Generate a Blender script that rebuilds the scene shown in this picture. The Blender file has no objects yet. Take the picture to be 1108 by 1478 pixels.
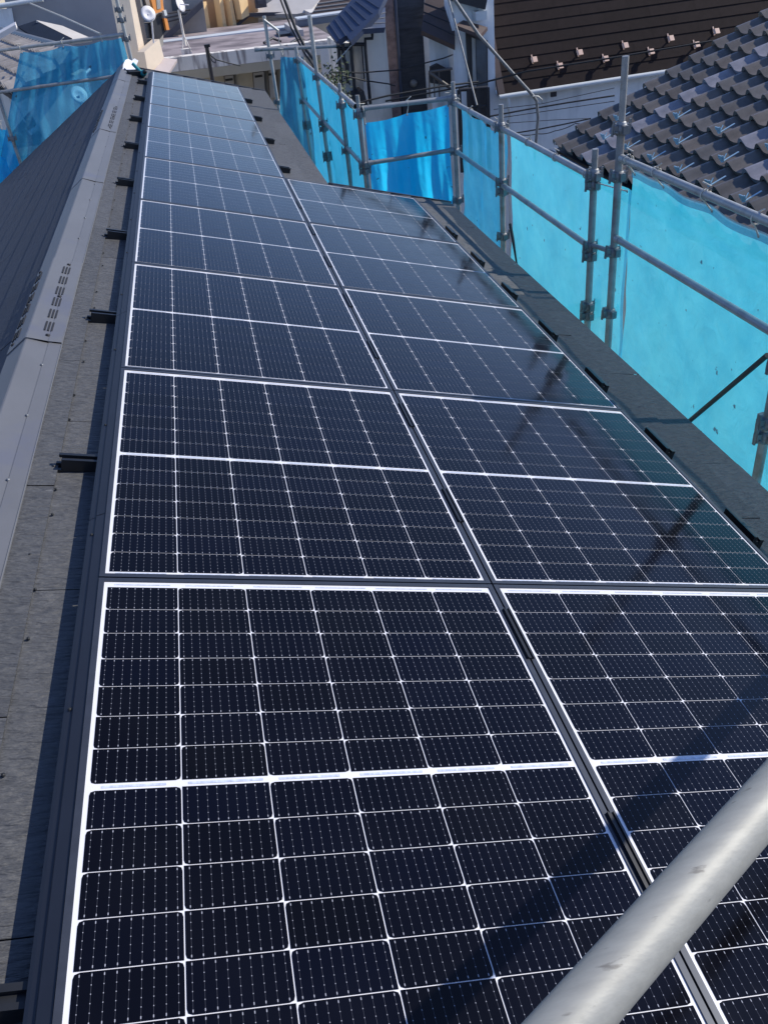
import bpy, math, random
from mathutils import Vector, Matrix
random.seed(7)
R = math.radians
scene = bpy.context.scene
COL = scene.collection

# ------------------------------------------------------------------ camera
CW = Vector((0.4600627, -1.6954458, 1.2690096))
RW = Matrix(((0.9723695, -0.2115225, -0.0987713),
             (-0.2021844, -0.5515526, -0.8092659),
             (0.1167004, 0.8068755, -0.5790794)))          # rows: right, down, forward
FOC = 1200.66
cd = bpy.data.cameras.new("camera"); cam = bpy.data.objects.new("camera", cd); COL.objects.link(cam)
cd.sensor_fit = 'VERTICAL'; cd.sensor_height = 36.0; cd.lens = FOC / 1478 * 36.0
cd.clip_start = 0.02; cd.clip_end = 500
cm = Matrix((RW[0], -RW[1], -RW[2])).transposed().to_4x4(); cm.translation = CW
cam.matrix_world = cm
scene.camera = cam

# ------------------------------------------------------------------ light
ELEV, AZ = R(36.5), R(83.5)
w = bpy.data.worlds.new("World"); scene.world = w; w.use_nodes = True
nt = w.node_tree; bg = nt.nodes["Background"]; sky = nt.nodes.new("ShaderNodeTexSky")
sky.sky_type = 'NISHITA'; sky.sun_disc = False; sky.sun_elevation = ELEV; sky.sun_rotation = AZ
sky.air_density = 1.0; sky.dust_density = 0.1; sky.ozone_density = 4.5
tint = nt.nodes.new('ShaderNodeMix'); tint.data_type = 'RGBA'; tint.blend_type = 'MULTIPLY'; tint.inputs[0].default_value = 1
nt.links.new(sky.outputs[0], tint.inputs[6]); tint.inputs[7].default_value = (0.98, 0.94, 1.09, 1)
nt.links.new(tint.outputs[2], bg.inputs[0]); bg.inputs[1].default_value = 0.15
SUN = Vector((math.cos(ELEV) * math.sin(AZ), math.cos(ELEV) * math.cos(AZ), math.sin(ELEV)))
sd = bpy.data.lights.new("sun", 'SUN'); sd.energy = 4.6; sd.angle = R(0.53); sd.color = (1, 0.94, 0.84)
so = bpy.data.objects.new("sun", sd); COL.objects.link(so); so.rotation_euler = SUN.to_track_quat('Z', 'Y').to_euler()
so.location = (10, -4, 12)
vs = scene.view_settings
vs.view_transform = 'Standard'; vs.look = 'None'; vs.gamma = 1; vs.exposure = 0.08; vs.use_curve_mapping = False

# ------------------------------------------------------------------ helpers
def ray(x, y):
    return RW.transposed() @ Vector(((x - 554) / FOC, (y - 739) / FOC, 1.0))
def at(x, y, axis, val):                     # point of the place on the plane axis = val
    d = ray(x, y); return CW + d * ((val - CW[axis]) / d[axis])
def onp(x, y, P0, N):
    d = ray(x, y); return CW + d * ((P0 - CW).dot(N) / d.dot(N))

PIT = R(16.8); CP, SP = math.cos(PIT), math.sin(PIT)
def rf(u, v, h=0.0):                         # front roof slope: u down the slope, v along the ridge, h off the slope
    return Vector((u * CP + h * SP, v, -u * SP + h * CP))

def wm(o):
    m = o.matrix_basis.copy()
    while o.parent:
        o = o.parent; m = o.matrix_basis @ m
    return m

class MB:
    def __init__(s): s.v = []; s.f = []; s.uv = {}; s.col = {}; s.sm = []
    def add(s, pts, faces, smooth=False):
        b = len(s.v); s.v += [Vector(p) for p in pts]
        for f in faces: s.f.append([b + i for i in f]); s.sm.append(smooth)
    def poly(s, pts, smooth=False): s.add(pts, [list(range(len(pts)))], smooth)
    def obox(s, c, ax, ay, az):              # centre and three half vectors
        c, ax, ay, az = map(Vector, (c, ax, ay, az))
        p = [c + i * ax + j * ay + k * az for k in (-1, 1) for j in (-1, 1) for i in (-1, 1)]
        f = [(0, 2, 3, 1), (4, 5, 7, 6), (0, 1, 5, 4), (2, 6, 7, 3), (0, 4, 6, 2), (1, 3, 7, 5)]
        if ax.cross(ay).dot(az) < 0: f = [tuple(reversed(q)) for q in f]
        s.add(p, f)
    def box(s, x0, x1, y0, y1, z0, z1):
        s.obox(((x0 + x1) / 2, (y0 + y1) / 2, (z0 + z1) / 2), ((x1 - x0) / 2, 0, 0), (0, (y1 - y0) / 2, 0), (0, 0, (z1 - z0) / 2))
    def prism(s, pts, vec):
        pts = [Vector(p) for p in pts]; vec = Vector(vec); n = len(pts)
        nrm = Vector((0, 0, 0))
        for i in range(n): nrm += (pts[i] - pts[0]).cross(pts[(i + 1) % n] - pts[0])
        if nrm.dot(vec) > 0: pts.reverse()
        s.add(pts + [p + vec for p in pts], [list(range(n)), list(range(2 * n - 1, n - 1, -1))] +
              [[i, n + i, n + (i + 1) % n, (i + 1) % n] for i in range(n)])
    def tube(s, p0, p1, r, n=14, r1=None, caps=True):
        p0, p1 = Vector(p0), Vector(p1); r1 = r if r1 is None else r1
        d = (p1 - p0).normalized(); a = d.orthogonal().normalized(); b = d.cross(a)
        ring = lambda p, q: [p + q * (math.cos(2 * math.pi * i / n) * a + math.sin(2 * math.pi * i / n) * b) for i in range(n)]
        s.add(ring(p0, r) + ring(p1, r1), [(i, (i + 1) % n, n + (i + 1) % n, n + i) for i in range(n)], True)
        if caps:
            s.add(ring(p0, r), [list(range(n - 1, -1, -1))]); s.add(ring(p1, r1), [list(range(n))])
    def path(s, pts, r, n=8):
        pts = [Vector(p) for p in pts]; m = len(pts); vs_ = []; ref = None
        for i, p in enumerate(pts):
            d = (pts[min(i + 1, m - 1)] - pts[max(i - 1, 0)]).normalized()
            if ref is None: ref = d.orthogonal().normalized()
            a = (ref - d * ref.dot(d)).normalized(); ref = a; b = d.cross(a)
            vs_ += [p + r * (math.cos(2 * math.pi * k / n) * a + math.sin(2 * math.pi * k / n) * b) for k in range(n)]
        fs = [(i * n + k, i * n + (k + 1) % n, (i + 1) * n + (k + 1) % n, (i + 1) * n + k) for i in range(m - 1) for k in range(n)]
        s.add(vs_, fs, True)
        s.add(vs_[:n], [list(range(n - 1, -1, -1))]); s.add(vs_[-n:], [list(range(n))])
    def lathe(s, c, axis, prof, n=20):       # prof: (radius, distance along axis)
        c = Vector(c); d = Vector(axis).normalized(); a = d.orthogonal().normalized(); b = d.cross(a); vs_ = []
        for r, z in prof: vs_ += [c + d * z + r * (math.cos(2 * math.pi * k / n) * a + math.sin(2 * math.pi * k / n) * b) for k in range(n)]
        s.add(vs_, [(i * n + k, i * n + (k + 1) % n, (i + 1) * n + (k + 1) % n, (i + 1) * n + k) for i in range(len(prof) - 1) for k in range(n)], True)
    def build(s, name, m, parent=None, label=None):
        me = bpy.data.meshes.new(name)
        M = wm(parent).inverted() if parent else Matrix()
        me.from_pydata([M @ p for p in s.v], [], s.f); me.update()
        if len(s.uv):
            ul = me.uv_layers.new(name="UVMap"); il = me.uv_layers.new(name="cell_id")
            for pi, poly in enumerate(me.polygons):
                if pi in s.uv:
                    us, idv = s.uv[pi]
                    for k, li in enumerate(poly.loop_indices): ul.data[li].uv = us[k]; il.data[li].uv = idv
        if len(s.col) or m.get('tone'):
            ca = me.color_attributes.new(name="tone", type='FLOAT_COLOR', domain='CORNER')
            for pi, poly in enumerate(me.polygons):
                c = s.col.get(pi, (0.5, 0.5, 0.5, 1))
                for li in poly.loop_indices: ca.data[li].color = c
        for p, q in zip(me.polygons, s.sm): p.use_smooth = q
        me.materials.append(m)
        o = bpy.data.objects.new(name, me); COL.objects.link(o)
        if parent: o.parent = parent
        if label: o["label"] = label
        return o

def tag(o, label=None, cat=None, group=None, kind=None):
    if label: o["label"] = label
    if cat: o["category"] = cat
    if group: o["group"] = group
    if kind: o["kind"] = kind
    return o
def thing(name, label, cat, loc=(0, 0, 0), rot=(0, 0, 0), group=None):
    o = bpy.data.objects.new(name, None); COL.objects.link(o); o.empty_display_size = 0.2
    o.location = loc; o.rotation_euler = rot; o.matrix_basis = Matrix.LocRotScale(Vector(loc), __import__('mathutils').Euler(rot), None)
    return tag(o, label, cat, group)
def children(o): return [c for c in bpy.data.objects if c.parent == o]
def copy_tree(o, parent=None):
    c = o.copy(); COL.objects.link(c); c.parent = parent
    for ch in children(o): copy_tree(ch, c)
    return c

# ------------------------------------------------------------------ materials
def mat(name, col, rough=0.8, metal=0.0, var=0.15, scale=6.0, stretch=(1, 1, 1), bump=0.0, bscale=60.0, bstretch=None,
        stain=None, sscale=1.5, sthr=(0.5, 0.7), sstretch=(1, 1, 1), spec=0.5, attr=False, dist=0.005):
    m = bpy.data.materials.new(name); m.use_nodes = True; t = m.node_tree; N = t.nodes; L = t.links
    p = N["Principled BSDF"]; p.inputs["Roughness"].default_value = rough; p.inputs["Metallic"].default_value = metal
    p.inputs["Specular IOR Level"].default_value = spec
    tc = N.new("ShaderNodeTexCoord"); mp = N.new("ShaderNodeMapping"); mp.inputs["Scale"].default_value = stretch
    L.new(tc.outputs["Object"], mp.inputs[0])
    no = N.new("ShaderNodeTexNoise"); no.inputs["Scale"].default_value = scale; no.inputs["Detail"].default_value = 6; no.inputs["Roughness"].default_value = 0.65
    L.new(mp.outputs[0], no.inputs["Vector"])
    cr = N.new("ShaderNodeValToRGB")
    cr.color_ramp.elements[0].position = 0.28; cr.color_ramp.elements[1].position = 0.72
    cr.color_ramp.elements[0].color = tuple(c * (1 - var) for c in col) + (1,); cr.color_ramp.elements[1].color = tuple(min(1, c * (1 + var)) for c in col) + (1,)
    L.new(no.outputs["Fac"], cr.inputs[0]); out = cr.outputs[0]
    if attr:
        at_ = N.new("ShaderNodeAttribute"); at_.attribute_name = "tone"
        mx = N.new("ShaderNodeMix"); mx.data_type = 'RGBA'; mx.blend_type = 'MULTIPLY'; mx.inputs[0].default_value = 1
        L.new(out, mx.inputs[6]); L.new(at_.outputs["Color"], mx.inputs[7])
        m2 = N.new("ShaderNodeMix"); m2.data_type = 'RGBA'; m2.blend_type = 'MULTIPLY'; m2.inputs[0].default_value = 1
        L.new(mx.outputs[2], m2.inputs[6]); m2.inputs[7].default_value = (2, 2, 2, 1); m2.clamp_result = False; out = m2.outputs[2]
    if attr: m['tone'] = 1
    if stain:
        m3 = N.new("ShaderNodeMapping"); m3.inputs["Scale"].default_value = sstretch; L.new(tc.outputs["Object"], m3.inputs[0])
        n2 = N.new("ShaderNodeTexNoise"); n2.inputs["Scale"].default_value = sscale; n2.inputs["Detail"].default_value = 8; L.new(m3.outputs[0], n2.inputs["Vector"])
        r2 = N.new("ShaderNodeMapRange"); r2.inputs[1].default_value = sthr[0]; r2.inputs[2].default_value = sthr[1]; L.new(n2.outputs["Fac"], r2.inputs[0])
        mx = N.new("ShaderNodeMix"); mx.data_type = 'RGBA'; L.new(r2.outputs[0], mx.inputs[0]); L.new(out, mx.inputs[6]); mx.inputs[7].default_value = tuple(stain) + (1,); out = mx.outputs[2]
    L.new(out, p.inputs["Base Color"])
    if bump:
        mb = N.new("ShaderNodeMapping"); mb.inputs["Scale"].default_value = bstretch or (1, 1, 1); L.new(tc.outputs["Object"], mb.inputs[0])
        nb = N.new("ShaderNodeTexNoise"); nb.inputs["Scale"].default_value = bscale; nb.inputs["Detail"].default_value = 5; L.new(mb.outputs[0], nb.inputs["Vector"])
        bu = N.new("ShaderNodeBump"); bu.inputs["Strength"].default_value = bump; bu.inputs["Distance"].default_value = dist
        L.new(nb.outputs["Fac"], bu.inputs["Height"]); L.new(bu.outputs[0], p.inputs["Normal"])
    return m

def glassy(m, rough=0.06):
    p = m.node_tree.nodes["Principled BSDF"]; p.inputs["Coat Weight"].default_value = 1.0; p.inputs["Coat Roughness"].default_value = rough
    p.inputs["Coat IOR"].default_value = 1.27
    return m

def cell_material():
    m = bpy.data.materials.new("silicon_cell_under_glass"); m.use_nodes = True; t = m.node_tree; N = t.nodes; L = t.links
    p = N["Principled BSDF"]
    def math_(op, a, b=None, c=None):
        n = N.new("ShaderNodeMath"); n.operation = op
        for i, x in enumerate((a, b, c)):
            if x is None: continue
            if isinstance(x, (int, float)): n.inputs[i].default_value = x
            else: L.new(x, n.inputs[i])
        return n.outputs[0]
    def band(x, lo, hi):                     # 1 below lo, 0 above hi
        n = N.new("ShaderNodeMapRange"); n.inputs[1].default_value = lo; n.inputs[2].default_value = hi; n.inputs[3].default_value = 1; n.inputs[4].default_value = 0
        L.new(x, n.inputs[0]); return n.outputs[0]
    uv = N.new("ShaderNodeUVMap"); uv.uv_map = "UVMap"; sx = N.new("ShaderNodeSeparateXYZ"); L.new(uv.outputs[0], sx.inputs[0])
    u, v = sx.outputs[0], sx.outputs[1]
    d = math_('MULTIPLY', math_('ABSOLUTE', math_('SUBTRACT', math_('FRACT', math_('MULTIPLY', u, 9.0)), 0.5)), 18.44)   # mm from a busbar
    line = band(d, 0.14, 0.36)
    e = math_('ABSOLUTE', math_('SUBTRACT', math_('FRACT', math_('MULTIPLY', v, 6.0)), 0.5))
    dots = math_('MULTIPLY', band(d, 0.45, 0.8), band(e, 0.045, 0.075))
    ve = math_('ABSOLUTE', math_('SUBTRACT', v, 0.5))
    ends = math_('MULTIPLY', math_('MULTIPLY', band(d, 0.6, 1.0), band(math_('ABSOLUTE', math_('SUBTRACT', ve, 0.435)), 0.016, 0.028)), 1.0)
    idn = N.new("ShaderNodeUVMap"); idn.uv_map = "cell_id"; oi = N.new("ShaderNodeObjectInfo")
    cx = N.new("ShaderNodeVectorMath"); cx.operation = 'ADD'; L.new(idn.outputs[0], cx.inputs[0]); L.new(oi.outputs["Random"], cx.inputs[1])
    wn = N.new("ShaderNodeTexWhiteNoise"); L.new(cx.outputs[0], wn.inputs["Vector"])
    cr = N.new("ShaderNodeValToRGB"); cr.color_ramp.elements[0].color = (0.0024, 0.0022, 0.0030, 1); cr.color_ramp.elements[1].color = (0.0024, 0.0027, 0.0070, 1)
    L.new(wn.outputs["Value"], cr.inputs[0])
    def mix(fac, a, b):
        n = N.new("ShaderNodeMix"); n.data_type = 'RGBA'; L.new(fac, n.inputs[0]); L.new(a, n.inputs[6])
        n.inputs[7].default_value = b; return n.outputs[2]
    c1 = mix(math_('MULTIPLY', line, 0.6), cr.outputs[0], (0.10, 0.105, 0.13, 1))
    c2 = mix(math_('MAXIMUM', dots, ends), c1, (0.34, 0.35, 0.40, 1))
    # faint dust film on the glass
    tc = N.new("ShaderNodeTexCoord"); nz = N.new("ShaderNodeTexNoise"); nz.inputs["Scale"].default_value = 5; nz.inputs["Detail"].default_value = 8
    L.new(tc.outputs["Object"], nz.inputs["Vector"])
    dm = N.new("ShaderNodeMapRange"); dm.inputs[1].default_value = 0.45; dm.inputs[2].default_value = 0.85; dm.inputs[3].default_value = 0; dm.inputs[4].default_value = 0.006
    L.new(nz.outputs["Fac"], dm.inputs[0])
    c3 = mix(dm.outputs[0], c2, (0.3, 0.3, 0.33, 1))
    L.new(c3, p.inputs["Base Color"]); p.inputs["Roughness"].default_value = 0.35; p.inputs["Specular IOR Level"].default_value = 0.0
    rn = N.new("ShaderNodeMapRange"); rn.inputs[1].default_value = 0.35; rn.inputs[2].default_value = 0.75; rn.inputs[3].default_value = 0.07; rn.inputs[4].default_value = 0.17
    L.new(nz.outputs["Fac"], rn.inputs[0]); L.new(rn.outputs[0], p.inputs["Coat Roughness"]); p.inputs["Coat Weight"].default_value = 1; p.inputs["Coat IOR"].default_value = 1.27
    bu = N.new("ShaderNodeBump"); bu.inputs["Strength"].default_value = 0.05; bu.inputs["Distance"].default_value = 0.002
    n2 = N.new("ShaderNodeTexNoise"); n2.inputs["Scale"].default_value = 7; L.new(tc.outputs["Object"], n2.inputs["Vector"])
    L.new(n2.outputs["Fac"], bu.inputs["Height"]); L.new(bu.outputs[0], p.inputs["Coat Normal"])
    return m

def sheet_material(name, col, transp, transl, tcol=None, con=1.0):
    m = bpy.data.materials.new(name); m.use_nodes = True; t = m.node_tree; N = t.nodes; L = t.links
    N.remove(N["Principled BSDF"]); out = N["Material Output"]
    tc = N.new("ShaderNodeTexCoord"); no = N.new("ShaderNodeTexNoise"); no.inputs["Scale"].default_value = 3.2; no.inputs["Detail"].default_value = 12; no.inputs["Roughness"].default_value = 0.72
    L.new(tc.outputs["Object"], no.inputs["Vector"])
    cr = N.new("ShaderNodeValToRGB"); cr.color_ramp.elements[0].position = 0.3; cr.color_ramp.elements[1].position = 0.7
    cr.color_ramp.elements[0].color = (col[0] * (1 - .45 * con), col[1] * (1 - .26 * con), col[2] * (1 - .17 * con), 1); cr.color_ramp.elements[1].color = (min(1, col[0] * (1 + .9 * con) + .02 * con), min(1, col[1] * (1 + .16 * con)), min(1, col[2] * (1 + .06 * con)), 1)
    L.new(no.outputs["Fac"], cr.inputs[0])
    # scuffed dark marks
    n2 = N.new("ShaderNodeTexNoise"); n2.inputs["Scale"].default_value = 13; n2.inputs["Detail"].default_value = 4; L.new(tc.outputs["Object"], n2.inputs["Vector"])
    r2 = N.new("ShaderNodeMapRange"); r2.inputs[1].default_value = 0.70; r2.inputs[2].default_value = 0.73; L.new(n2.outputs["Fac"], r2.inputs[0])
    mx = N.new("ShaderNodeMix"); mx.data_type = 'RGBA'; L.new(r2.outputs[0], mx.inputs[0]); L.new(cr.outputs[0], mx.inputs[6]); mx.inputs[7].default_value = (0.02, 0.12, 0.2, 1)
    d = N.new("ShaderNodeBsdfDiffuse"); tl = N.new("ShaderNodeBsdfTranslucent"); tp = N.new("ShaderNodeBsdfTransparent"); gl = N.new("ShaderNodeBsdfGlossy")
    gl.inputs["Roughness"].default_value = 0.35; gl.inputs["Color"].default_value = (0.8, 0.9, 1, 1)
    L.new(mx.outputs[2], d.inputs["Color"]); L.new(mx.outputs[2], tl.inputs["Color"]); tp.inputs["Color"].default_value = (tcol or (0.35, 0.7, 0.9)) + (1,)
    bu = N.new("ShaderNodeBump"); bu.inputs["Strength"].default_value = 0.45; bu.inputs["Distance"].default_value = 0.02
    n3 = N.new("ShaderNodeTexNoise"); n3.inputs["Scale"].default_value = 9; n3.inputs["Detail"].default_value = 7; n3.inputs["Distortion"].default_value = 0.8; L.new(tc.outputs["Object"], n3.inputs["Vector"])
    L.new(n3.outputs["Fac"], bu.inputs["Height"])
    for b in (d, tl, gl): L.new(bu.outputs[0], b.inputs["Normal"])
    def ms(f, a, b):
        n = N.new("ShaderNodeMixShader"); n.inputs[0].default_value = f; L.new(a, n.inputs[1]); L.new(b, n.inputs[2]); return n.outputs[0]
    s = ms(transl, d.outputs[0], tl.outputs[0]); s = ms(0.05, s, gl.outputs[0]); s = ms(transp, s, tp.outputs[0])
    L.new(s, out.inputs[0]); return m

M = {}
M['cell'] = cell_material()
M['white_back'] = glassy(mat("white_backsheet", (0.70, 0.70, 0.73), 0.5, var=0.06))
M['ribbon'] = glassy(mat("tinned_ribbon", (0.50, 0.55, 0.66), 0.4, var=0.35, scale=90, stretch=(1, 0.2, 1)))
M['frame'] = mat("anodised_dark_frame", (0.040, 0.047, 0.064), 0.45, metal=0.4, var=0.15, scale=20)
M['skirt'] = mat("dark_painted_skirt", (0.013, 0.016, 0.025), 0.5, var=0.15, scale=5, bump=0.02, bscale=30)
M['black'] = mat("black_anodised_rail", (0.010, 0.011, 0.013), 0.4, var=0.25, scale=30)
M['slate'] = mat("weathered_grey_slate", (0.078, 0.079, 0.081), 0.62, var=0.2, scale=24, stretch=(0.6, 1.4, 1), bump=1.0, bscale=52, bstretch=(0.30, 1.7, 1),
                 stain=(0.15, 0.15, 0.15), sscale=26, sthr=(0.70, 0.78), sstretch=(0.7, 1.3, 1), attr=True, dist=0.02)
M['slate_dark'] = mat("north_slope_slate", (0.014, 0.025, 0.046), 0.8, var=0.18, scale=5, bump=0.3, bscale=46, bstretch=(1, 1.3, 1), attr=True, dist=0.008)  # darkened slate: the back slope's shade is put into this colour
M['cap'] = mat("ridge_cap_sheet_metal", (0.122, 0.125, 0.134), 0.5, metal=0.0, var=0.10, scale=3.5, stretch=(1, .5, 1), bump=0.10, bscale=5,
               stain=(0.11, 0.115, 0.14), sscale=3, sthr=(0.58, 0.68))
M['hole'] = mat("vent_slot_shadow_steel", (0.012, 0.012, 0.014), 0.7)
M['galv'] = mat("galvanised_pipe", (0.40, 0.41, 0.40), 0.5, metal=0.45, var=0.14, scale=14, stretch=(1, 1, 0.25), bump=0.06, bscale=40,
                stain=(0.30, 0.30, 0.29), sscale=9, sthr=(0.55, 0.70))
M['galv_near'] = mat("galvanised_pipe_scuffed", (0.30, 0.30, 0.275), 0.58, metal=0.2, var=0.10, scale=40, stretch=(0.5, 2.2, 2.2), bump=0.07, bscale=110, bstretch=(.5, 2, 2),
                     stain=(0.17, 0.165, 0.15), sscale=70, sthr=(0.66, 0.72), sstretch=(.3, 1.2, 1.2))
M['galv_old'] = mat("weathered_pipe", (0.29, 0.30, 0.305), 0.55, metal=0.45, var=0.25, scale=12, bump=0.08, bscale=40, stain=(0.20, 0.175, 0.14), sscale=7, sthr=(0.58, 0.7))
M['clamp'] = mat("steel_coupler", (0.20, 0.21, 0.22), 0.55, metal=0.5, var=0.3, scale=25, bump=0.1)
M['rope'] = mat("pale_tie_cord", (0.55, 0.53, 0.47), 0.9, var=0.2, scale=60)
M['sheetA'] = sheet_material("cyan_tarp_sunlit", (0.06, 0.60, 0.82), 0.36, 0.80, (0.86, 0.93, 0.98), 0.6)
M['sheetB'] = sheet_material("blue_tarp_deep", (0.012, 0.62, 1.0), 0.08, 0.92, (0.4, 0.7, 0.9), 0.35)
M['sheetD'] = sheet_material("blue_tarp_eave", (0.03, 0.40, 0.66), 0.12, 0.6, (0.4, 0.7, 0.9), 0.5)
M['sheetC'] = sheet_material("blue_tarp_open_mesh", (0.035, 0.42, 0.70), 0.38, 0.55, (0.30, 0.76, 0.97))
M['hem'] = sheet_material("clear_folded_hem", (0.12, 0.30, 0.42), 0.45, 0.5, (0.55, 0.7, 0.8))
M['tile'] = mat("smoked_clay_tile", (0.125, 0.117, 0.108), 0.38, var=0.22, scale=9, bump=0.08, bscale=60, attr=True)
M['brown_slate'] = mat("brown_slate", (0.024, 0.0165, 0.0155), 0.9, spec=0.2, var=0.2, scale=8, bump=0.2, bscale=50, attr=True)
M['brown_shingle'] = mat("brown_shingle", (0.085, 0.062, 0.058), 0.8, var=0.15, scale=8)
M['brown_trim'] = mat("brown_trim", (0.06, 0.038, 0.036), 0.6, var=0.12)
M['white_wall'] = mat("white_render", (0.76, 0.79, 0.82), 0.9, var=0.06, scale=3, bump=0.05, stain=(0.42, 0.45, 0.48), sscale=1.1, sthr=(0.55, 0.75), sstretch=(2, 2, 0.3))
M['pvc'] = mat("white_gutter_pvc", (0.62, 0.65, 0.66), 0.45, var=0.05)
M['stone'] = mat("dark_stone_cladding", (0.04, 0.042, 0.052), 0.7, var=0.5, scale=2.2, stretch=(1.2, 1.2, 9), bump=0.3, bscale=10)
M['mosaic'] = mat("brown_mottled_cladding", (0.20, 0.145, 0.14), 0.8, var=0.45, scale=9, stretch=(1, 1, 1.3), bump=0.2)
M['pipe_dark'] = mat("dark_downpipe", (0.018, 0.019, 0.025), 0.5)
M['blue_roof'] = mat("blue_steel_roof", (0.048, 0.066, 0.115), 0.45, var=0.14, scale=6)
M['blue_rib'] = mat("blue_steel_seam", (0.034, 0.047, 0.085), 0.5)
M['cream'] = mat("cream_render", (0.84, 0.70, 0.54), 0.9, var=0.07, scale=3)
M['offwhite'] = mat("offwhite_render", (0.70, 0.67, 0.62), 0.9, var=0.08, scale=2, stain=(0.30, 0.29, 0.27), sscale=1.0, sthr=(0.55, 0.75), sstretch=(2, 2, 0.4))
M['concrete'] = mat("stained_concrete", (0.78, 0.73, 0.66), 0.9, var=0.14, scale=2, stain=(0.34, 0.30, 0.28), sscale=2.0, sthr=(0.50, 0.62), sstretch=(3.5, 1, 0.55))
M['corridor'] = mat("corridor_render", (0.42, 0.38, 0.30), 0.9, var=0.1, scale=2)
M['deck'] = mat("roof_deck", (0.31, 0.26, 0.26), 0.9, var=0.3, scale=1.6, stain=(0.14, 0.115, 0.12), sscale=1.2, sthr=(0.45, 0.62))
M['steel_blue'] = mat("blue_grey_kerb", (0.13, 0.16, 0.20), 0.5, var=0.2, scale=4, stretch=(1, 1, 4))
M['yellow'] = mat("yellow_render", (0.86, 0.60, 0.31), 0.9, var=0.05)
M['tan'] = mat("tan_render", (0.50, 0.34, 0.20), 0.9, var=0.06)  # darker copy of the yellow render, shade of the recesses in its colour
M['grey_wall'] = mat("grey_render", (0.33, 0.325, 0.335), 0.9, var=0.07, scale=2)
M['dim_wall'] = mat("shaded_grey_render", (0.34, 0.32, 0.30), 0.9, var=0.08)  # brownish grey colour, also used on the snow rails
M['dark_beam'] = mat("dark_stringer", (0.085, 0.08, 0.09), 0.7)
M['pale_roof'] = mat("pale_roof_sheet", (0.52, 0.49, 0.46), 0.7, var=0.08, scale=3)
M['door'] = mat("painted_steel_door", (0.36, 0.35, 0.33), 0.5, var=0.06)
M['door_frame'] = mat("bronze_door_frame", (0.10, 0.085, 0.075), 0.5)
M['orange'] = mat("orange_window_frame", (0.72, 0.27, 0.06), 0.5, var=0.06)
M['glass'] = mat("window_glass", (0.07, 0.09, 0.11), 0.08, var=0.3, scale=2)
M['curtain'] = mat("pale_curtain", (0.30, 0.30, 0.29), 0.8, var=0.3, scale=5, stretch=(6, 6, .6))
M['dish'] = mat("white_dish", (0.70, 0.68, 0.70), 0.5, var=0.03)
M['cable'] = mat("black_cable", (0.015, 0.016, 0.018), 0.6)
M['lilac'] = mat("faded_awning", (0.50, 0.43, 0.41), 0.7, var=0.05)
M['guard'] = mat("blue_zinc_snow_guard", (0.42, 0.60, 0.70), 0.4, metal=0.2, var=0.2, scale=40)
M['peach'] = mat("copper_toned_guard", (0.74, 0.50, 0.38), 0.5, var=0.08)  # warm sunlight on the snow guards is put into this peach
M['teal'] = mat("teal_tool_body", (0.010, 0.22, 0.25), 0.45, var=0.1)
M['toolblack'] = mat("black_rubber", (0.012, 0.013, 0.014), 0.6)
M['paper'] = mat("white_paper", (0.78, 0.80, 0.86), 0.8, var=0.03)
M['ground'] = mat("asphalt", (0.055, 0.055, 0.058), 0.9, var=0.2, scale=1.5, bump=0.2)
M['leaf'] = mat("shrub_leaf", (0.035, 0.060, 0.022), 0.7, var=0.5, scale=9)
M['bark'] = mat("shrub_stem", (0.09, 0.07, 0.05), 0.9)
M['strip_white'] = mat("white_sheet_metal", (0.75, 0.72, 0.70), 0.5, var=0.03)

def addtone(mb, i0, val):
    for i in range(i0, len(mb.f)): mb.col[i] = (val[0], val[1], val[2], 1)

def slates(mb, O, du, dv, n, ncourse, expo, v0, v1, length=0.92, thick=0.006, jit=0.16, seed=1, first=0.0):
    """courses of slates: O at ridge, du down the slope, dv along the ridge, n normal"""
    rnd = random.Random(seed); O, du, dv, n = map(Vector, (O, du, dv, n))
    for k in range(ncourse):
        off = (0.47 * length if k % 2 else 0.0) + first
        j0 = int(math.floor((v0 - off) / length)) - 1
        for j in range(j0, j0 + int((v1 - v0) / length) + 4):
            a, b = off + j * length + 0.0015, off + (j + 1) * length - 0.0015
            a, b = max(a, v0), min(b, v1)
            if b - a < 0.03: continue
            u0, u1 = k * expo, (k + 1) * expo
            z0 = 0.0; z1 = thick + rnd.uniform(-0.0012, 0.0014)
            P = lambda u, v, z: O + du * u + dv * v + n * z
            i0 = len(mb.f)
            pts = [P(u0, a, z0), P(u0, b, z0), P(u1, b, z1), P(u1, a, z1), P(u1, b, z1 - thick - 0.001), P(u1, a, z1 - thick - 0.001)]
            f = [(0, 1, 2, 3), (3, 2, 4, 5)]
            if (pts[1] - pts[0]).cross(pts[3] - pts[0]).dot(n) < 0: f = [tuple(reversed(q)) for q in f]
            mb.add(pts, f)
            t = 0.5 * (1 + rnd.uniform(-jit, jit)); addtone(mb, i0, (t, t, t * 1.01))

# ------------------------------------------------------------------ setting: ground
g = MB(); g.box(-120, 120, -60, 160, -6.4, -6.0)
tag(g.build("ground", M['ground']), "dark asphalt ground between the houses", None, None, "structure")

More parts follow.
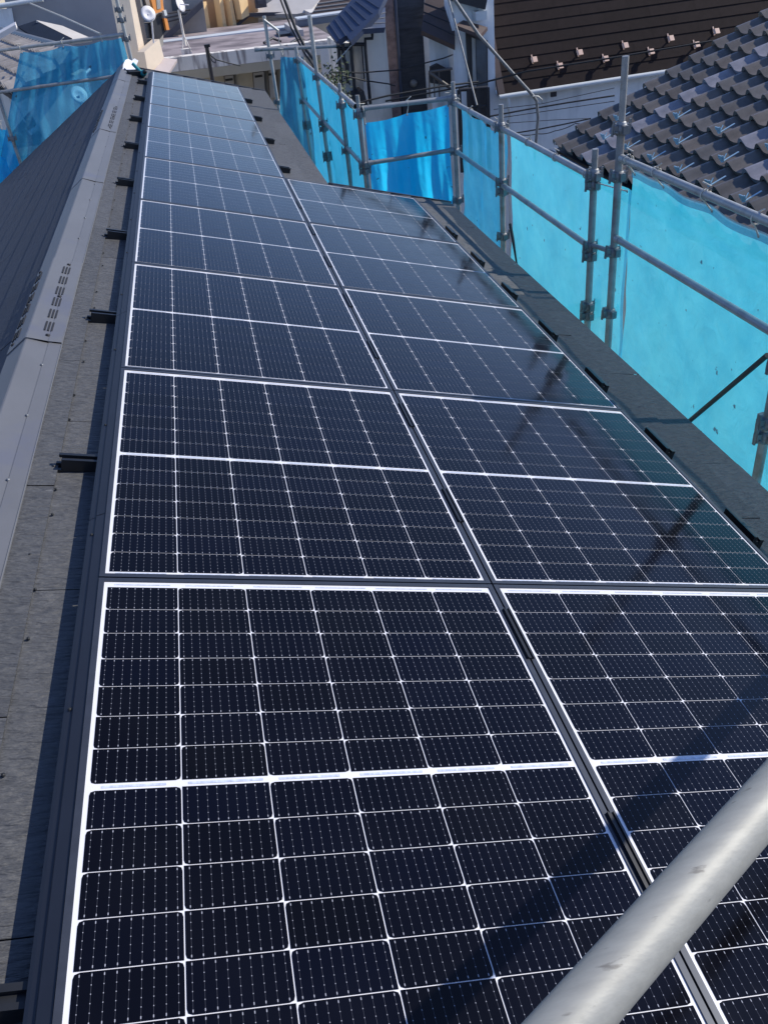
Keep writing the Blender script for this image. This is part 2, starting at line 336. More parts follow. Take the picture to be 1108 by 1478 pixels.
# ------------------------------------------------------------------ our house
house = thing("house", "house under the solar panels with grey slate roof and metal ridge cap", "house", (0.5, 4.0, -6.0))
HR = -0.088                                   # slate level under the panels
b = MB()
b.box(-3.6, 2.15, -3.0, 5.45, -6.0, -1.15); b.box(-3.6, 1.12, 5.45, 10.9, -6.0, -1.15)
b.build("wall", M['offwhite'], house)
UR = -0.405
s = MB()
O = rf(UR, 0, HR); O1 = rf(-0.365, 0, HR); du = rf(1, 0, 0); n = rf(0, 0, 1)
slates(s, O1, du, (0, 1, 0), n, 16, 0.1825, -3.2, 5.57, 0.93, thick=0.009, jit=0.12, seed=3, first=0.585)
slates(s, O1, du, (0, 1, 0), n, 10, 0.1825, 5.57, 11.0, 0.93, thick=0.009, jit=0.12, seed=4, first=0.585)
roof = s.build("roof", M['slate'], house, "front slope of grey wood-grain slates")
d = MB()                                     # deck and eave edges under the slates
for (u1, v0, v1) in ((2.54, -3.19, 5.55), (1.445, 5.55, 10.98)):
    p = [rf(UR, v0, HR - 0.004), rf(u1, v0, HR - 0.004), rf(u1, v1, HR - 0.004), rf(UR, v1, HR - 0.004)]
    d.prism(p, rf(0, 0, -0.10))
d.build("roof_deck", M['pipe_dark'], house)
e = MB()
e.prism([rf(1.47, 5.575, HR + 0.012), rf(2.57, 5.575, HR + 0.012), rf(2.57, 5.605, HR + 0.012), rf(1.47, 5.605, HR + 0.012)], rf(0, 0, -0.05))
e.build("verge_trim", M['pipe_dark'], house); e = MB()
e.prism([rf(1.50, 5.53, HR + 0.010), rf(1.93, 5.53, HR + 0.010), rf(1.93, 5.555, HR + 0.010), rf(1.50, 5.555, HR + 0.010)], rf(0, 0, -0.03))
e.build("verge_trim", M['pipe_dark'], house); e = MB()
e.prism([rf(-0.36, 11.005, HR + 0.014), rf(1.47, 11.005, HR + 0.014), rf(1.47, 11.04, HR + 0.014), rf(-0.36, 11.04, HR + 0.014)], rf(0, 0, -0.06))
e.build("verge_trim", M['pipe_dark'], house)
# back slope, steeper
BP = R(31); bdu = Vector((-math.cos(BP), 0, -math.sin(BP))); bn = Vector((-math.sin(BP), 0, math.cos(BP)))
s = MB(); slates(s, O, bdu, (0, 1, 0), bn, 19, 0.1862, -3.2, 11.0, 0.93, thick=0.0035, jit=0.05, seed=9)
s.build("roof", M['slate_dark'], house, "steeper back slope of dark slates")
d = MB(); q0 = O - bn * 0.006
d.prism([q0 + Vector((0, -3.19, 0)), q0 + Vector((0, 10.98, 0)), q0 + bdu * 3.52 + Vector((0, 10.98, 0)), q0 + bdu * 3.52 + Vector((0, -3.19, 0))], -bn * 0.1)
d.build("roof_deck", M['pipe_dark'], house)
# ridge cap: lengths with small laps, flat flange beside each face
AP = Vector((-0.398, 0, 0.050)); RT = Vector((-0.308, 0, 0.010)); LT = Vector((-0.492, 0, -0.008))
FL = rf(-0.262, 0, HR + 0.012); FR = rf(-0.312, 0, HR + 0.013)
def ridge_piece(y0, y1, lift):
    mb = MB(); z = Vector((0, 0, lift))
    prof = [LT + bdu * 0.0 - Vector((0, 0, 0.02)), LT, AP + Vector((-0.003, 0, 0)), AP + Vector((0.003, 0, 0)), RT, Vector((RT.x + 0.004, 0, RT.z - 0.012)), FR, FL, FL - Vector((0, 0, 0.008))]
    prof = [p + z for p in prof]
    for a_, b_ in zip(prof[:-1], prof[1:]):
        mb.poly([a_ + Vector((0, y0, 0)), b_ + Vector((0, y0, 0)), b_ + Vector((0, y1, 0)), a_ + Vector((0, y1, 0))])
    mb.poly([p + Vector((0, y0, 0)) for p in prof[:7]])
    return mb
cap = ridge_piece(-3.2, 1.66, 0.0).build("ridge_cap", M['cap'], house)
for (y0, y1, l) in ((1.66, 2.70, 0.006), (2.70, 4.45, 0.0), (4.45, 6.28, 0.003), (6.28, 7.9, 0.006), (7.9, 9.5, 0.001), (9.5, 11.15, 0.003)):
    ridge_piece(y0, y1, l).build("ridge_cap", M['cap'], house)
def vent(ya, yb, ng, lift):
    for side in (0, 1):
        top, bot = (AP, RT) if side == 0 else (AP, LT)
        d_ = (bot - top); nn = Vector((0, 1, 0)).cross(d_.normalized()); nn = nn if nn.z > 0 else -nn
        for k in range(ng):
            mb = MB(); yc = ya + (yb - ya) * (k + 0.5) / ng; hl = (yb - ya) / ng * 0.33
            for q in (0.60, 0.735, 0.87):
                c = top + d_ * q + Vector((0, yc, lift)) + nn * 0.0022
                mb.obox(c, d_.normalized() * 0.0034, (0, hl, 0), nn * 0.002)
            mb.build("vent_slots", M['hole'], house)  # dark raised boxes paint the shade inside the open slots
        for yy in (ya - 0.02, (ya + yb) / 2, yb + 0.02):
            vsb = MB(); vsb.lathe(top + d_ * 0.78 + Vector((0, yy, lift)) + nn * 0.001, nn, [(0.0095, 0), (0.009, 0.004), (0.0, 0.006)], 8); vsb.build("vent_screw", M['hole'], house)

bd = MB(); bd.tube(Vector((RT.x + .004, -3.2, RT.z - .004)), Vector((RT.x + .004, 11.1, RT.z - .004)), 0.0035, 8); bd.tube(FL + Vector((0, -3.2, 0)), FL + Vector((0, 11.1, 0)), 0.0022, 6); bd.build('cap_hem', M['cap'], house)
vent(1.74, 2.62, 6, 0.006); vent(6.45, 7.55, 6, 0.006)
cs = MB()
for j in range(30):
    y = -1.5 + j * 0.42
    if 1.6 < y < 2.75 or 6.2 < y < 7.9: continue
    nn_ = Vector((0, 1, 0)).cross((RT - AP).normalized()); nn_ = nn_ if nn_.z > 0 else -nn_
    cs.lathe(AP.lerp(RT, 0.86) + Vector((0, y, 0.003)), nn_, [(0.006, -0.002), (0.006, 0.002), (0.003, 0.004), (0, 0.0042)], 8)
cs.build("cap_screws", M['clamp'], house)
# roofing nails along the top courses
nl = MB(); rnd = random.Random(5)
for j in range(60):
    v = -0.9 + j * 0.19 + rnd.uniform(-.05, .05); u = -0.185 + (0.012 if j % 3 else -0.02) + rnd.uniform(-.006, .006)
    nl.lathe(rf(u, v, HR + 0.006), rf(0, 0, 1), [(0.0045, -0.002), (0.004, 0.0025), (0, 0.003)], 6)
nl.build("nail_heads", M['toolblack'], house)

# ------------------------------------------------------------------ solar panels
A, B_, MID, LP, DU = 0.169, 0.08526, 0.01435, 1.26979, 1.06123
def row_y(k, half): return -(k * B_ + (MID if half else 0.0))
def panel_meshes(parent):
    fr = MB(); zt, zb = 0.0032, -0.036
    x0, x1, y1, y0 = -0.0215, 1.0345, 0.0335, -1.2312
    fw = 0.0135
    wpt = lambda x, y, z: wm(parent) @ Vector((x, y, z))
    def lbox(mb, xa, xb, ya, yb, za, zc):
        c = wpt((xa + xb) / 2, (ya + yb) / 2, (za + zc) / 2); r = wm(parent).to_3x3()
        mb.obox(c, r @ Vector(((xb - xa) / 2, 0, 0)), r @ Vector((0, (yb - ya) / 2, 0)), r @ Vector((0, 0, (zc - za) / 2)))
    lbox(fr, x0, x0 + fw, y0, y1, zb, zt); lbox(fr, x1 - fw, x1, y0, y1, zb, zt)
    lbox(fr, x0 + fw, x1 - fw, y1 - fw, y1, zb, zt - 0.0003); lbox(fr, x0 + fw, x1 - fw, y0, y0 + fw, zb, zt - 0.0003)
    fr.build("frame", M['frame'], parent)
    bk = MB(); lbox(bk, x0 + fw, x1 - fw, y0 + fw, y1 - fw, -0.006, 0.0); bk.build("backsheet", M['white_back'], parent)
    ce = MB(); ch = 0.0095; g_ = 0.0012
    for i in range(6):
        for k in range(14):
            half = k >= 7
            xa, xb = i * A + g_, (i + 1) * A - g_
            yt, yb = row_y(k, half) - 0.0009, row_y(k + 1, half) + 0.0009
            cut_bottom = ((k < 7) == (i % 2 == 0)) if (i % 2 == 0 or True) else False
            if cut_bottom: pts = [(xa, yt), (xa, yb + ch), (xa + ch * .22, yb + ch * .3), (xa + ch, yb), (xb - ch, yb), (xb - ch * .22, yb + ch * .3), (xb, yb + ch), (xb, yt)]
            else: pts = [(xa, yb), (xb, yb), (xb, yt - ch), (xb - ch * .22, yt - ch * .3), (xb - ch, yt), (xa + ch, yt), (xa + ch * .22, yt - ch * .3), (xa, yt - ch)]
            ce.poly([wpt(x, y, 0.0008) for x, y in pts])
            ce.uv[len(ce.f) - 1] = ([((x - xa) / (xb - xa), (y - yb) / (yt - yb)) for x, y in pts], (i * 0.37 + 0.1, k * 0.61 + 0.1))
    ce.build("solar_cells", M['cell'], parent)
    ym = (row_y(7, False) + row_y(7, True)) / 2
    rr = random.Random(2)
    for (yy, hw) in ((ym, 0.0026), (0.010, 0.0017), (-1.2125, 0.0015)):
        rb = MB()
        for i in range(6):
            x = i * A + 0.012 + rr.uniform(0, .01); xe = (i + 1) * A - 0.01 - rr.uniform(0, .02)
            rb.poly([wpt(x, yy - hw, 0.0007), wpt(xe, yy - hw, 0.0007), wpt(xe, yy + hw, 0.0007), wpt(x, yy + hw, 0.0007)])
        rb.build("busbar_ribbon", M['ribbon'], parent)  # blue-white reflections on the ribbon painted as pale broken strips
proto = thing("solar_panel", "nearest solar panel of the ridge-side column, cut off by the photo's bottom edge", "solar panel", rf(0, 0, 0), (0, PIT, 0), "solar panels in two columns on the roof")
panel_meshes(proto)
ordn = ["nearest", "second", "third", "fourth", "fifth", "sixth", "seventh", "eighth", "ninth"]
lab_l = {2: "x",
         3: "third solar panel from the camera in the long ridge-side column beside the ridge vent",
         4: "fourth solar panel from the camera in the long ridge-side column",
         5: "fifth solar panel from the camera in the ridge-side column",
         6: "sixth solar panel from the camera in the ridge-side column",
         7: "seventh solar panel from the camera in the ridge-side column",
         8: "eighth solar panel from the camera in the ridge-side column, next to last",
         9: "farthest solar panel of the ridge-side column, beside the teal power drill"}
lab_r = {1: "nearest solar panel of the eave-side column, crossed by the slanting pipe",
         2: "second solar panel from the camera in the eave-side column, with a brownish reflection",
         3: "third solar panel from the camera in the eave-side column, the middle one of five",
         4: "fourth solar panel from the camera in the eave-side column, next to its far end",
         5: "farthest solar panel of the short eave-side column, below the folded blue tarp"}
lab_l[2] = "second solar panel from the camera in the long ridge-side column, dark and whole in view"
for p in range(2, 10):
    o = copy_tree(proto); o.location = rf(0, (p - 1) * LP, 0); o["label"] = lab_l[p]
for p in range(1, 6):
    o = copy_tree(proto); o.location = rf(DU, (p - 1) * LP, 0); o["label"] = lab_r[p]

# skirt along the ridge-side edge
sk = thing("array_skirt", "long dark metal skirt along the ridge-side edge of the solar panels", "trim strip", rf(-0.04, 0, -0.05))
mb = MB(); prof = [(-0.0226, -0.0010), (-0.046, -0.012), (-0.048, -0.018), (-0.059, -0.0235), (-0.0655, -0.029), (-0.0655, -0.050), (-0.0625, -0.050)]
vv = [-1.235, 0.33, 1.9, 3.45, 5.0, 6.55, 8.1, 9.3, 10.19]
for a_, b_ in zip(vv[:-1], vv[1:]):
    for (p, q) in zip(prof[:-1], prof[1:]):
        mb.poly([rf(p[0], a_ + .0015, p[1]), rf(p[0], b_ - .0015, p[1]), rf(q[0], b_ - .0015, q[1]), rf(q[0], a_ + .0015, q[1])])
mb.build("skirt_profile", M['skirt'], sk)
mb = MB()
for k in range(18):
    v = -1.02 + k * 0.635
    mb.lathe(rf(-0.0535, v, -0.0205), rf(0.25, 0, 1), [(0.0042, -0.002), (0.0042, 0.003), (0.0, 0.004)], 8)
mb.build("screw_heads", M['toolblack'], sk)

# mounting rails across the slope and short clips along it
rails = []
RG = "mounting rails sticking out beyond the panels"
def rail_mesh(mb, v, u0, u1):
    mb.prism([rf(u0, v - 0.020, -0.050), rf(u0, v + 0.020, -0.050), rf(u0, v + 0.020, -0.086), rf(u0, v - 0.020, -0.086)], rf(1, 0, 0) * (u1 - u0))
    mb.prism([rf(u0 - 0.008, v + 0.007, -0.0497), rf(u0 - 0.008, v + 0.020, -0.0497), rf(u0 - 0.008, v + 0.020, -0.040), rf(u0 - 0.008, v + 0.007, -0.040)], rf(1, 0, 0) * (u1 - u0))
    mb.prism([rf(u0 + 0.003, v - 0.020, -0.0497), rf(u0 + 0.003, v - 0.009, -0.0497), rf(u0 + 0.003, v - 0.009, -0.043), rf(u0 + 0.003, v - 0.020, -0.043)], rf(1, 0, 0) * (u1 - u0))
rl = ["nearest black rail end poking out by the bottom left of the panels", "large black rail end beside the skirt, second from the camera",
      "black rail end beside the ridge vent, third from the camera", "black rail end beside the ridge just beyond the vent, fourth from the camera",
      "black rail end fifth from the camera, beside the long ridge cap", "black rail sixth from the camera, nearest the short column's far corner",
      "black rail seventh from the camera, middle of the three ends over the narrow eave", "black rail eighth from the camera beside the far vent slots",
      "farthest black rail, just before the teal drill"]
for k in range(9):
    v = -0.57 + 1.27 * k
    if k == 0: v = -0.955
    mb = MB(); rail_mesh(mb, v, -0.172, 1.165 if k >= 5 else 1.02)
    t = thing("mounting_rail", rl[k], "rail", rf(0.4, v, HR), (0, PIT, 0), RG)
    mb.build("rail_profile", M['black'], t)
    ft = MB()
    ft.obox(rf(-0.178, v - 0.016, -0.082), rf(0.010, 0, 0), (0, 0.006, 0), rf(0, 0, 0.004)); ft.obox(rf(-0.180, v + 0.012, -0.078), rf(0.009, 0, 0), (0, 0.006, 0), rf(0, 0, 0.008))
    ft.lathe(rf(-0.195, v, HR + 0.006), rf(0, 0, 1), [(0.007, 0), (0.006, 0.006), (0, 0.007)], 8)
    ft.build("rail_foot", M['black'], t)
names_e = ["nearest the camera", "second from the camera", "third from the camera", "fourth from the camera",
           "fifth from the camera", "sixth from the camera", "farthest, below the corner post"]
for k in range(7):
    v = 0.46 + 0.664 * k - 0.02 * k
    mb = MB()
    for du_ in (0.0, 0.030):
        mb.prism([rf(2.168 + du_, v - 0.095, -0.022 - du_ * .4), rf(2.184 + du_, v - 0.095, -0.022 - du_ * .4), rf(2.184 + du_, v - 0.095, -0.083), rf(2.168 + du_, v - 0.095, -0.083)], (0, 0.19, 0))
    mb.prism([rf(2.184, v - 0.094, -0.042), rf(2.198, v - 0.094, -0.042), rf(2.198, v - 0.094, -0.083), rf(2.184, v - 0.094, -0.083)], (0, 0.188, 0))
    o = mb.build("rail_clip", M['black']); tag(o, "short rail clip on the panels' lower edge, " + names_e[k], "clip", "black clips along the lower edge of the panels")
names_c = ["under the slanting pipe", "nearest one clear of the pipe", "just beyond the first cross seam", "second beyond the first seam", "third beyond the first seam", "fourth beyond the first seam", "fifth beyond the first seam", "farthest but one", "farthest at the corner of the short column"]
for k in range(9):
    v = -0.835 + 0.635 * k + (0.02 if k == 1 else 0) + (0.005 * k)
    mb = MB()
    mb.obox(rf(1.0375, v, 0.0052), rf(0.0100, 0, 0), (0, 0.097, 0), rf(0, 0, 0.0015))
    mb.obox(rf(1.0308, v, 0.0085), rf(0.0014, 0, 0), (0, 0.097, 0), rf(0, 0, 0.002)); mb.obox(rf(1.0442, v, 0.0085), rf(0.0014, 0, 0), (0, 0.097, 0), rf(0, 0, 0.002))
    o = mb.build("gap_clip", M['black']); tag(o, "clip in the gap between panel columns, " + names_c[k], "clip", "black clips between the two panel columns")
# cover strip seen in the long gap
mb = MB(); mb.obox(rf(1.0375, 1.95, -0.012), rf(0.0028, 0, 0), (0, 3.18, 0), rf(0, 0, 0.003))
tag(mb.build("gap_strip", M['black']), "thin black strip down the gap between the two columns of panels", "trim strip")

# drill and paper by the far end of the ridge
dr = thing("power_drill", "teal and black cordless drill lying at the far end of the ridge beside the panels", "drill", rf(-0.15, 10.2, HR))
c = rf(-0.120, 10.15, -0.03); ax = Vector((0.25, -0.9, 0.25)).normalized(); up_ = Vector((-0.55, 0.25, 0.8)).normalized()
mb = MB(); mb.lathe(c - ax * 0.02, ax, [(0.0, -0.10), (0.033, -0.095), (0.036, -0.02), (0.034, 0.05), (0.026, 0.06), (0, 0.061)], 14); mb.build("motor_body", M['teal'], dr)
mb = MB(); mb.lathe(c, ax, [(0.024, 0.05), (0.026, 0.08), (0.016, 0.115), (0.012, 0.118), (0, 0.118)], 12); mb.build("chuck", M['toolblack'], dr)
mb = MB(); mb.path([c - ax * .06, c - ax * .075 - up_ * -0.08, c - ax * .09 + up_ * 0.16], 0.021, 10); mb.build("handle", M['teal'], dr)
mb = MB(); mb.obox(c + Vector((-0.11, 0.06, 0.0)), Vector((0.075, 0.02, -0.01)), Vector((-0.02, 0.05, 0.01)), Vector((0.004, -0.006, 0.035))); mb.build("battery", M['toolblack'], dr)
mb = MB(); q = Vector((-0.36, 10.55, 0.03))
gr = [[q + Vector((0.040 * i - 0.03 + 0.03 * j, 0.09 * j - 0.12, 0.035 * math.sin(i * 1.7 + j * 1.1) + 0.012 * i - 0.012 * i * i + 0.035 * j)) for i in range(4)] for j in range(4)]
mb.add([p for r_ in gr for p in r_], [(j * 4 + i, j * 4 + i + 1, (j + 1) * 4 + i + 1, (j + 1) * 4 + i) for j in range(3) for i in range(3)], True)
tag(mb.build("paper_sheet", M['paper']), "crumpled white paper resting on the far end of the ridge cap", "paper")

# ------------------------------------------------------------------ scaffolding
def coupler(mb, x, y, z, ang=0):
    mb.lathe((x, y, z), (0, 0, 1), [(0.0245, -0.034), (0.033, -0.03), (0.036, 0.0), (0.033, 0.03), (0.0245, 0.034)], 14)
    for q in range(4):
        a_ = ang + q * math.pi / 2; dx, dy = math.cos(a_), math.sin(a_)
        c = Vector((x + dx * 0.044, y + dy * 0.044, z + 0.004))
        mb.obox(c, Vector((dx, dy, 0)) * 0.013, Vector((-dy, dx, 0)) * 0.017, (0, 0, 0.024))
        if q % 2 == 0: mb.obox(c + Vector((dx * .012, dy * .012, 0.006)), Vector((dx, dy, 0)) * 0.004, Vector((-dy, dx, 0)) * 0.009, (0.004, 0, 0.042)); mb.lathe(c + Vector((-dy * .018, dx * .018, -0.012)), (-dy, dx, 0), [(0.008, 0), (0.008, 0.012), (0.004, 0.013), (0.004, 0.02), (0, 0.02)], 6)
def post(parent, x, y, z0, z1, coup, spigot=None, m='galv_old', lean=(0, 0)):
    mb = MB(); zt = z1 if spigot is None else spigot
    mb.tube((x, y, z0), (x + lean[0], y + lean[1], zt), 0.0243, 18)
    if spigot is not None:
        mb.tube((x, y, zt - 0.02), (x, y, z1), 0.0200, 16)
        mb.lathe((x, y, zt), (0, 0, 1), [(0.0248, -0.05), (0.029, -0.045), (0.029, 0.0), (0.021, 0.006)], 16)
    o = mb.build("post", M[m], parent)
    for z in coup:
        cb = MB(); coupler(cb, x, y, z, 0.12); cb.build("coupler", M['clamp'], o)
    return o
def rail(parent, p0, p1, m='galv', r=0.0213, name="rail"):
    p0, p1 = Vector(p0), Vector(p1); mb = MB(); mb.tube(p0, p1, r, 16)
    d_ = (p1 - p0).normalized()
    for e_, sg in ((p0, 1), (p1, -1)): mb.tube(e_, e_ + d_ * sg * 0.05, r * 1.14, 14)
    return mb.build(name, M[m], parent)
XF = 2.88
# near right run
sc1 = thing("scaffold", "scaffold run with the tallest pole, at the right edge before the tiled roof", "scaffold", (XF, 2.4, -6.0), (0, 0, 0), "scaffold runs around the roof")
post(sc1, XF, 3.28, -6, 0.49, [0.10, -0.17, -0.64, -1.06, -1.6], 0.14)
post(sc1, XF, 1.48, -6, 0.75, [-0.02, -0.52, -0.64, -0.95, -1.03, -1.5])
rail(sc1, (XF, 3.25, -0.058), (XF, 1.50, -0.030)); rail(sc1, (XF, 1.46, -0.028), (XF, -0.3, -0.02))
rail(sc1, (XF, 3.25, -0.545), (XF, 1.50, -0.505)); rail(sc1, (XF, 1.46, -0.505), (XF, -0.3, -0.5))
mb = MB(); mb.tube((XF - 0.01, 1.56, -0.62), (XF - 0.01, 2.62, -1.84), 0.0136, 12); mb.build("brace", M['pipe_dark'], sc1)
# middle run with the corner
sc2 = thing("scaffold", "scaffold run from the short pole back to the dark corner post, rails sloping away", "scaffold", (XF, 5.2, -6.0), (0, 0, 0), "scaffold runs around the roof")
post(sc2, XF, 3.63, -6, -0.075, [-0.245, -0.30, -0.71, -0.775, -1.14, -1.21], -0.2)
post(sc2, XF, 5.50, -6, -0.08, [-0.26, -0.70, -0.78, -1.17], -0.22)
post(sc2, XF, 6.93, -6, -0.085, [-0.26, -0.72, -1.2], -0.2)
for z, a_, b_ in ((-0.255, 3.66, 5.47), (-0.262, 5.53, 6.90), (-0.715, 3.66, 5.47), (-0.71, 5.53, 6.90)): rail(sc2, (XF, a_, z), (XF, b_, z - 0.005))
mb = MB(); mb.path([(XF, 3.60, -0.69), (XF + .01, 3.50, -0.68), (XF, 3.40, -0.66), (XF, 3.31, -0.645)], 0.017, 10); mb.build("link_pipe", M['galv_old'], sc2)
mb = MB(); mb.tube((XF + .05, 5.45, -1.05), (XF + .05, 4.75, -2.2), 0.0136, 10); mb.build("brace", M['pipe_dark'], sc2)
XL = 1.925
sc3 = thing("scaffold", "scaffold run turning the corner and following the narrow eave back", "scaffold", (XL, 9, -6.0), (0, 0, 0), "scaffold runs around the roof")
post(sc3, 1.945, 6.97, -6, -0.085, [-0.26, -0.72, -0.78], -0.2)
post(sc3, 1.92, 7.85, -6, -0.09, [-0.30, -0.75], -0.24)
post(sc3, 1.91, 9.46, -6, 0.43, [-0.22, -0.73, -0.80, -1.1, -1.15], None, 'galv')
post(sc3, 1.92, 11.40, -6, -0.06, [-0.24, -0.76, -1.05, -1.1], None, 'galv')
rail(sc3, (1.975, 6.95, -0.205), (2.855, 6.93, -0.225), 'galv_old', 0.0225); rail(sc3, (1.975, 6.95, -0.705), (2.855, 6.93, -0.70), 'galv_old', 0.0215)
for z, a_, b_ in ((-0.185, 7.0, 9.43), (-0.195, 9.49, 11.37), (-0.715, 7.0, 9.43), (-0.73, 9.49, 11.37)): rail(sc3, (XL, a_, z), (XL, b_, z))
mb = MB(); mb.tube((XL + .06, 9.5, -0.95), (XL + .04, 8.3, -2.9), 0.0136, 10); mb.build("brace", M['pipe_dark'], sc3)
sc4 = thing("scaffold", "single pale scaffold pole with a cross bar at the far roof corner", "scaffold", (1.57, 11.6, -6.0), (0, 0, 0), "scaffold runs around the roof")
post(sc4, 1.57, 11.62, -6, 0.33, [-0.16, -0.75], None, 'galv')
rail(sc4, (1.36, 11.56, -0.05), (2.52, 11.52, -0.14), 'galv_old', 0.024, "cross_bar")
mb = MB(); mb.path([at(380.5, 28.5, 1, 11.6), at(401.7, 44.6, 1, 11.6)], 0.017, 10); mb.path([at(401, 44, 1, 11.6), at(403, 52, 1, 11.6), at(402.5, 60, 1, 11.6), at(406, 66, 1, 11.6)], 0.007, 8); mb.build("arm", M['galv'], sc4)
mb = MB(); mb.tube((2.50, 11.52, -0.138), (2.545, 11.52, -0.142), 0.031, 14); mb.build("end_cap", M['toolblack'], sc4)
sc5 = thing("scaffold", "scaffold behind the ridge at the upper left, carrying the see-through blue sheet", "scaffold", (-1.2, 11.6, -6.0), (0, 0, 0), "scaffold runs around the roof")
post(sc5, -0.315, 11.6, -6, 1.2, [0.50, 0.62, 0.28], None, 'galv')
post(sc5, -2.16, 11.6, -6, -0.1, [-0.72], None, 'galv_old')
rail(sc5, (-0.34, 11.6, 0.335), (-3.0, 11.6, 0.345), 'galv'); rail(sc5, (-0.34, 11.6, -0.14), (-3.0, 11.6, -0.135), 'galv_old')

# slanting pipe close to the camera
PA, PD = Vector((0.593, -1.429, 0.572)), Vector((0.273, 0.159, -0.044)).normalized()
mb = MB(); mb.tube(PA - PD * 1.1, PA + PD * 2.7, 0.0243, 48); fp = mb.build("scaffold_pipe", M['galv_near'])
tag(fp, "thick scuffed pipe slanting across the bottom right corner", "pipe")

# ------------------------------------------------------------------ tarps
def sheet(name, label, m, tl, tr, drop, nx, nz, disp, ties, sag=0.02, hem=None, left_skew=(0, 0, 0), bulge_n=(1, 0, 0), tie_to=None):
    tl, tr, drop, bn_ = Vector(tl), Vector(tr), Vector(drop), Vector(bulge_n)
    wd = (tr - tl).length
    par = thing(name, label, "tarp", (tl + tr) / 2 + drop, (0, 0, 0), "blue tarps hung on the scaffold")
    P = []
    tt = sorted(ties)
    def topsag(s):
        for a_, b_ in zip(tt[:-1], tt[1:]):
            if a_ <= s <= b_ and b_ > a_: return sag * math.sin(math.pi * (s - a_) / (b_ - a_)) * min(1, (b_ - a_) * wd / 0.5)
        return sag * 0.3
    def pt(s, z):
        p = tl.lerp(tr, s) + drop * z - Vector((0, 0, 1)) * topsag(s) * (1 - z) ** 2 + Vector(left_skew) * z * (1 - s)
        return p + bn_ * disp(s * wd, z * drop.length)
    for j in range(nz + 1):
        for i in range(nx + 1): P.append(pt(i / nx, (j / nz) ** 1.2))
    mb = MB(); mb.add(P, [(j * (nx + 1) + i, (j + 1) * (nx + 1) + i, (j + 1) * (nx + 1) + i + 1, j * (nx + 1) + i + 1) for j in range(nz) for i in range(nx)], True)
    cl = mb.build("cloth", m, par)
    if hem:
        hb = MB(); row = []
        for i in range(nx + 1):
            p = pt(i / nx, 0); row.append((p - bn_ * 0.006 + Vector((0, 0, 0.012)), p - bn_ * 0.007 - Vector((0, 0, hem))))
        for i in range(nx): hb.poly([row[i][0], row[i + 1][0], row[i + 1][1], row[i][1]], True)
        hb.build("hem", M['hem'], par)
    for k, s_ in enumerate(ties):
        p = pt(s_, 0.006) - bn_ * 0.01; q_ = Vector(tie_to(s_)) if tie_to else p + Vector((0, 0, 0.07))
        eb = MB(); eb.lathe(p, bn_, [(0.004, -0.002), (0.009, -0.002), (0.010, 0.0), (0.004, 0.002)], 10); eb.build("eyelet", M['galv'], par)
        tb = MB(); n_ = 10; ax_ = (tr - tl).normalized(); rr_ = 0.026
        side = Vector((0, 0, 1)).cross(ax_)
        loop = [q_ + rr_ * (math.cos(t) * side + math.sin(t) * Vector((0, 0, 1))) + ax_ * 0.004 * (t - 3) for t in [i * 2 * math.pi / n_ for i in range(n_ + 3)]]
        tb.path([p] + loop[7:] + loop[:10], 0.0042, 6)
        tb.path([loop[2], loop[2] + Vector((0.01, -0.01, 0.02)) + ax_ * 0.02, loop[2] + ax_ * (0.05 if k % 2 else -0.04) + Vector((0, 0, 0.028))], 0.0042, 6)
        tb.build("tie_cord", M['rope'], par)
    return par
sn = math.sin
soft = lambda s, z: 0.014 * sn(3.1 * s + 0.6) + 0.012 * sn(2.2 * z + 1.3 * s) + 0.006 * sn(9 * s - 5 * z) + 0.004 * sn(17 * s + 8 * z) + 0.003 * sn(23 * z - 12 * s)
flat = lambda s, z: 0.012 * sn(2.1 * s + 0.9) + 0.009 * sn(7 * s + 3 * z) + 0.006 * sn(11 * z - 4 * s) + 0.003 * sn(21 * s - 13 * z)
def pleat(s, z):
    k = min(1, 0.25 + z * 0.9)
    return k * (0.030 * sn(13 * s + 1.5 * sn(2 * z)) + 0.015 * sn(29 * s - 1.8 * z) + 0.006 * sn(53 * s + 3 * z) + 0.0022 * sn(97 * s - 7 * z)) + 0.012 * sn(8 * z + 5 * s)
def folds(s, z):
    return 0.018 * sn(11 * s + 4 * z) + 0.012 * sn(21 * s - 7 * z + 1) + 0.006 * sn(44 * s + 9 * z)
XS = XF + 0.045
sheet("tarp", "bright cyan tarp at the right edge, right of the tall scaffold pole", M['sheetA'], (XS, 3.20, -0.125), (XS, -0.6, -0.10), (0, 0, -2.4), 60, 36, soft,
      [0.01, 0.10, 0.24, 0.36, 0.47, 0.7, 0.95], 0.014, 0.035, tie_to=lambda s: (XF, 3.2 - 3.8 * s, -0.045))
sheet("tarp", "bright cyan tarp between the short pole and the thin post on the right side", M['sheetA'], (XS + .004, 5.44, -0.30), (XS + .004, 3.16, -0.23), (0, 0, -2.3), 44, 30, flat,
      [0.02, 0.25, 0.5, 0.74, 0.98], 0.008, tie_to=lambda s: (XF, max(3.68, 5.44 - 2.28 * s), -0.258))
sheet("tarp", "translucent creased blue tarp right of the corner post", M['sheetC'], (XS, 6.86, -0.31), (XS, 5.53, -0.33), (0, 0, -2.1), 40, 30, folds,
      [0.05, 0.35, 0.9], 0.02, tie_to=lambda s: (XF, 6.86 - 1.33 * s, -0.265))
sheet("tarp", "deep blue pleated tarp hung across between the two corner posts", M['sheetB'], (2.0, 7.01, -0.345), (2.84, 7.0, -0.285), (0, 0, -1.9), 90, 50, pleat,
      [0.0, 0.50, 0.99], 0.02, bulge_n=(0, 1, 0), tie_to=lambda s: (1.98 + 0.88 * s, 6.945, -0.208 - 0.018 * s))
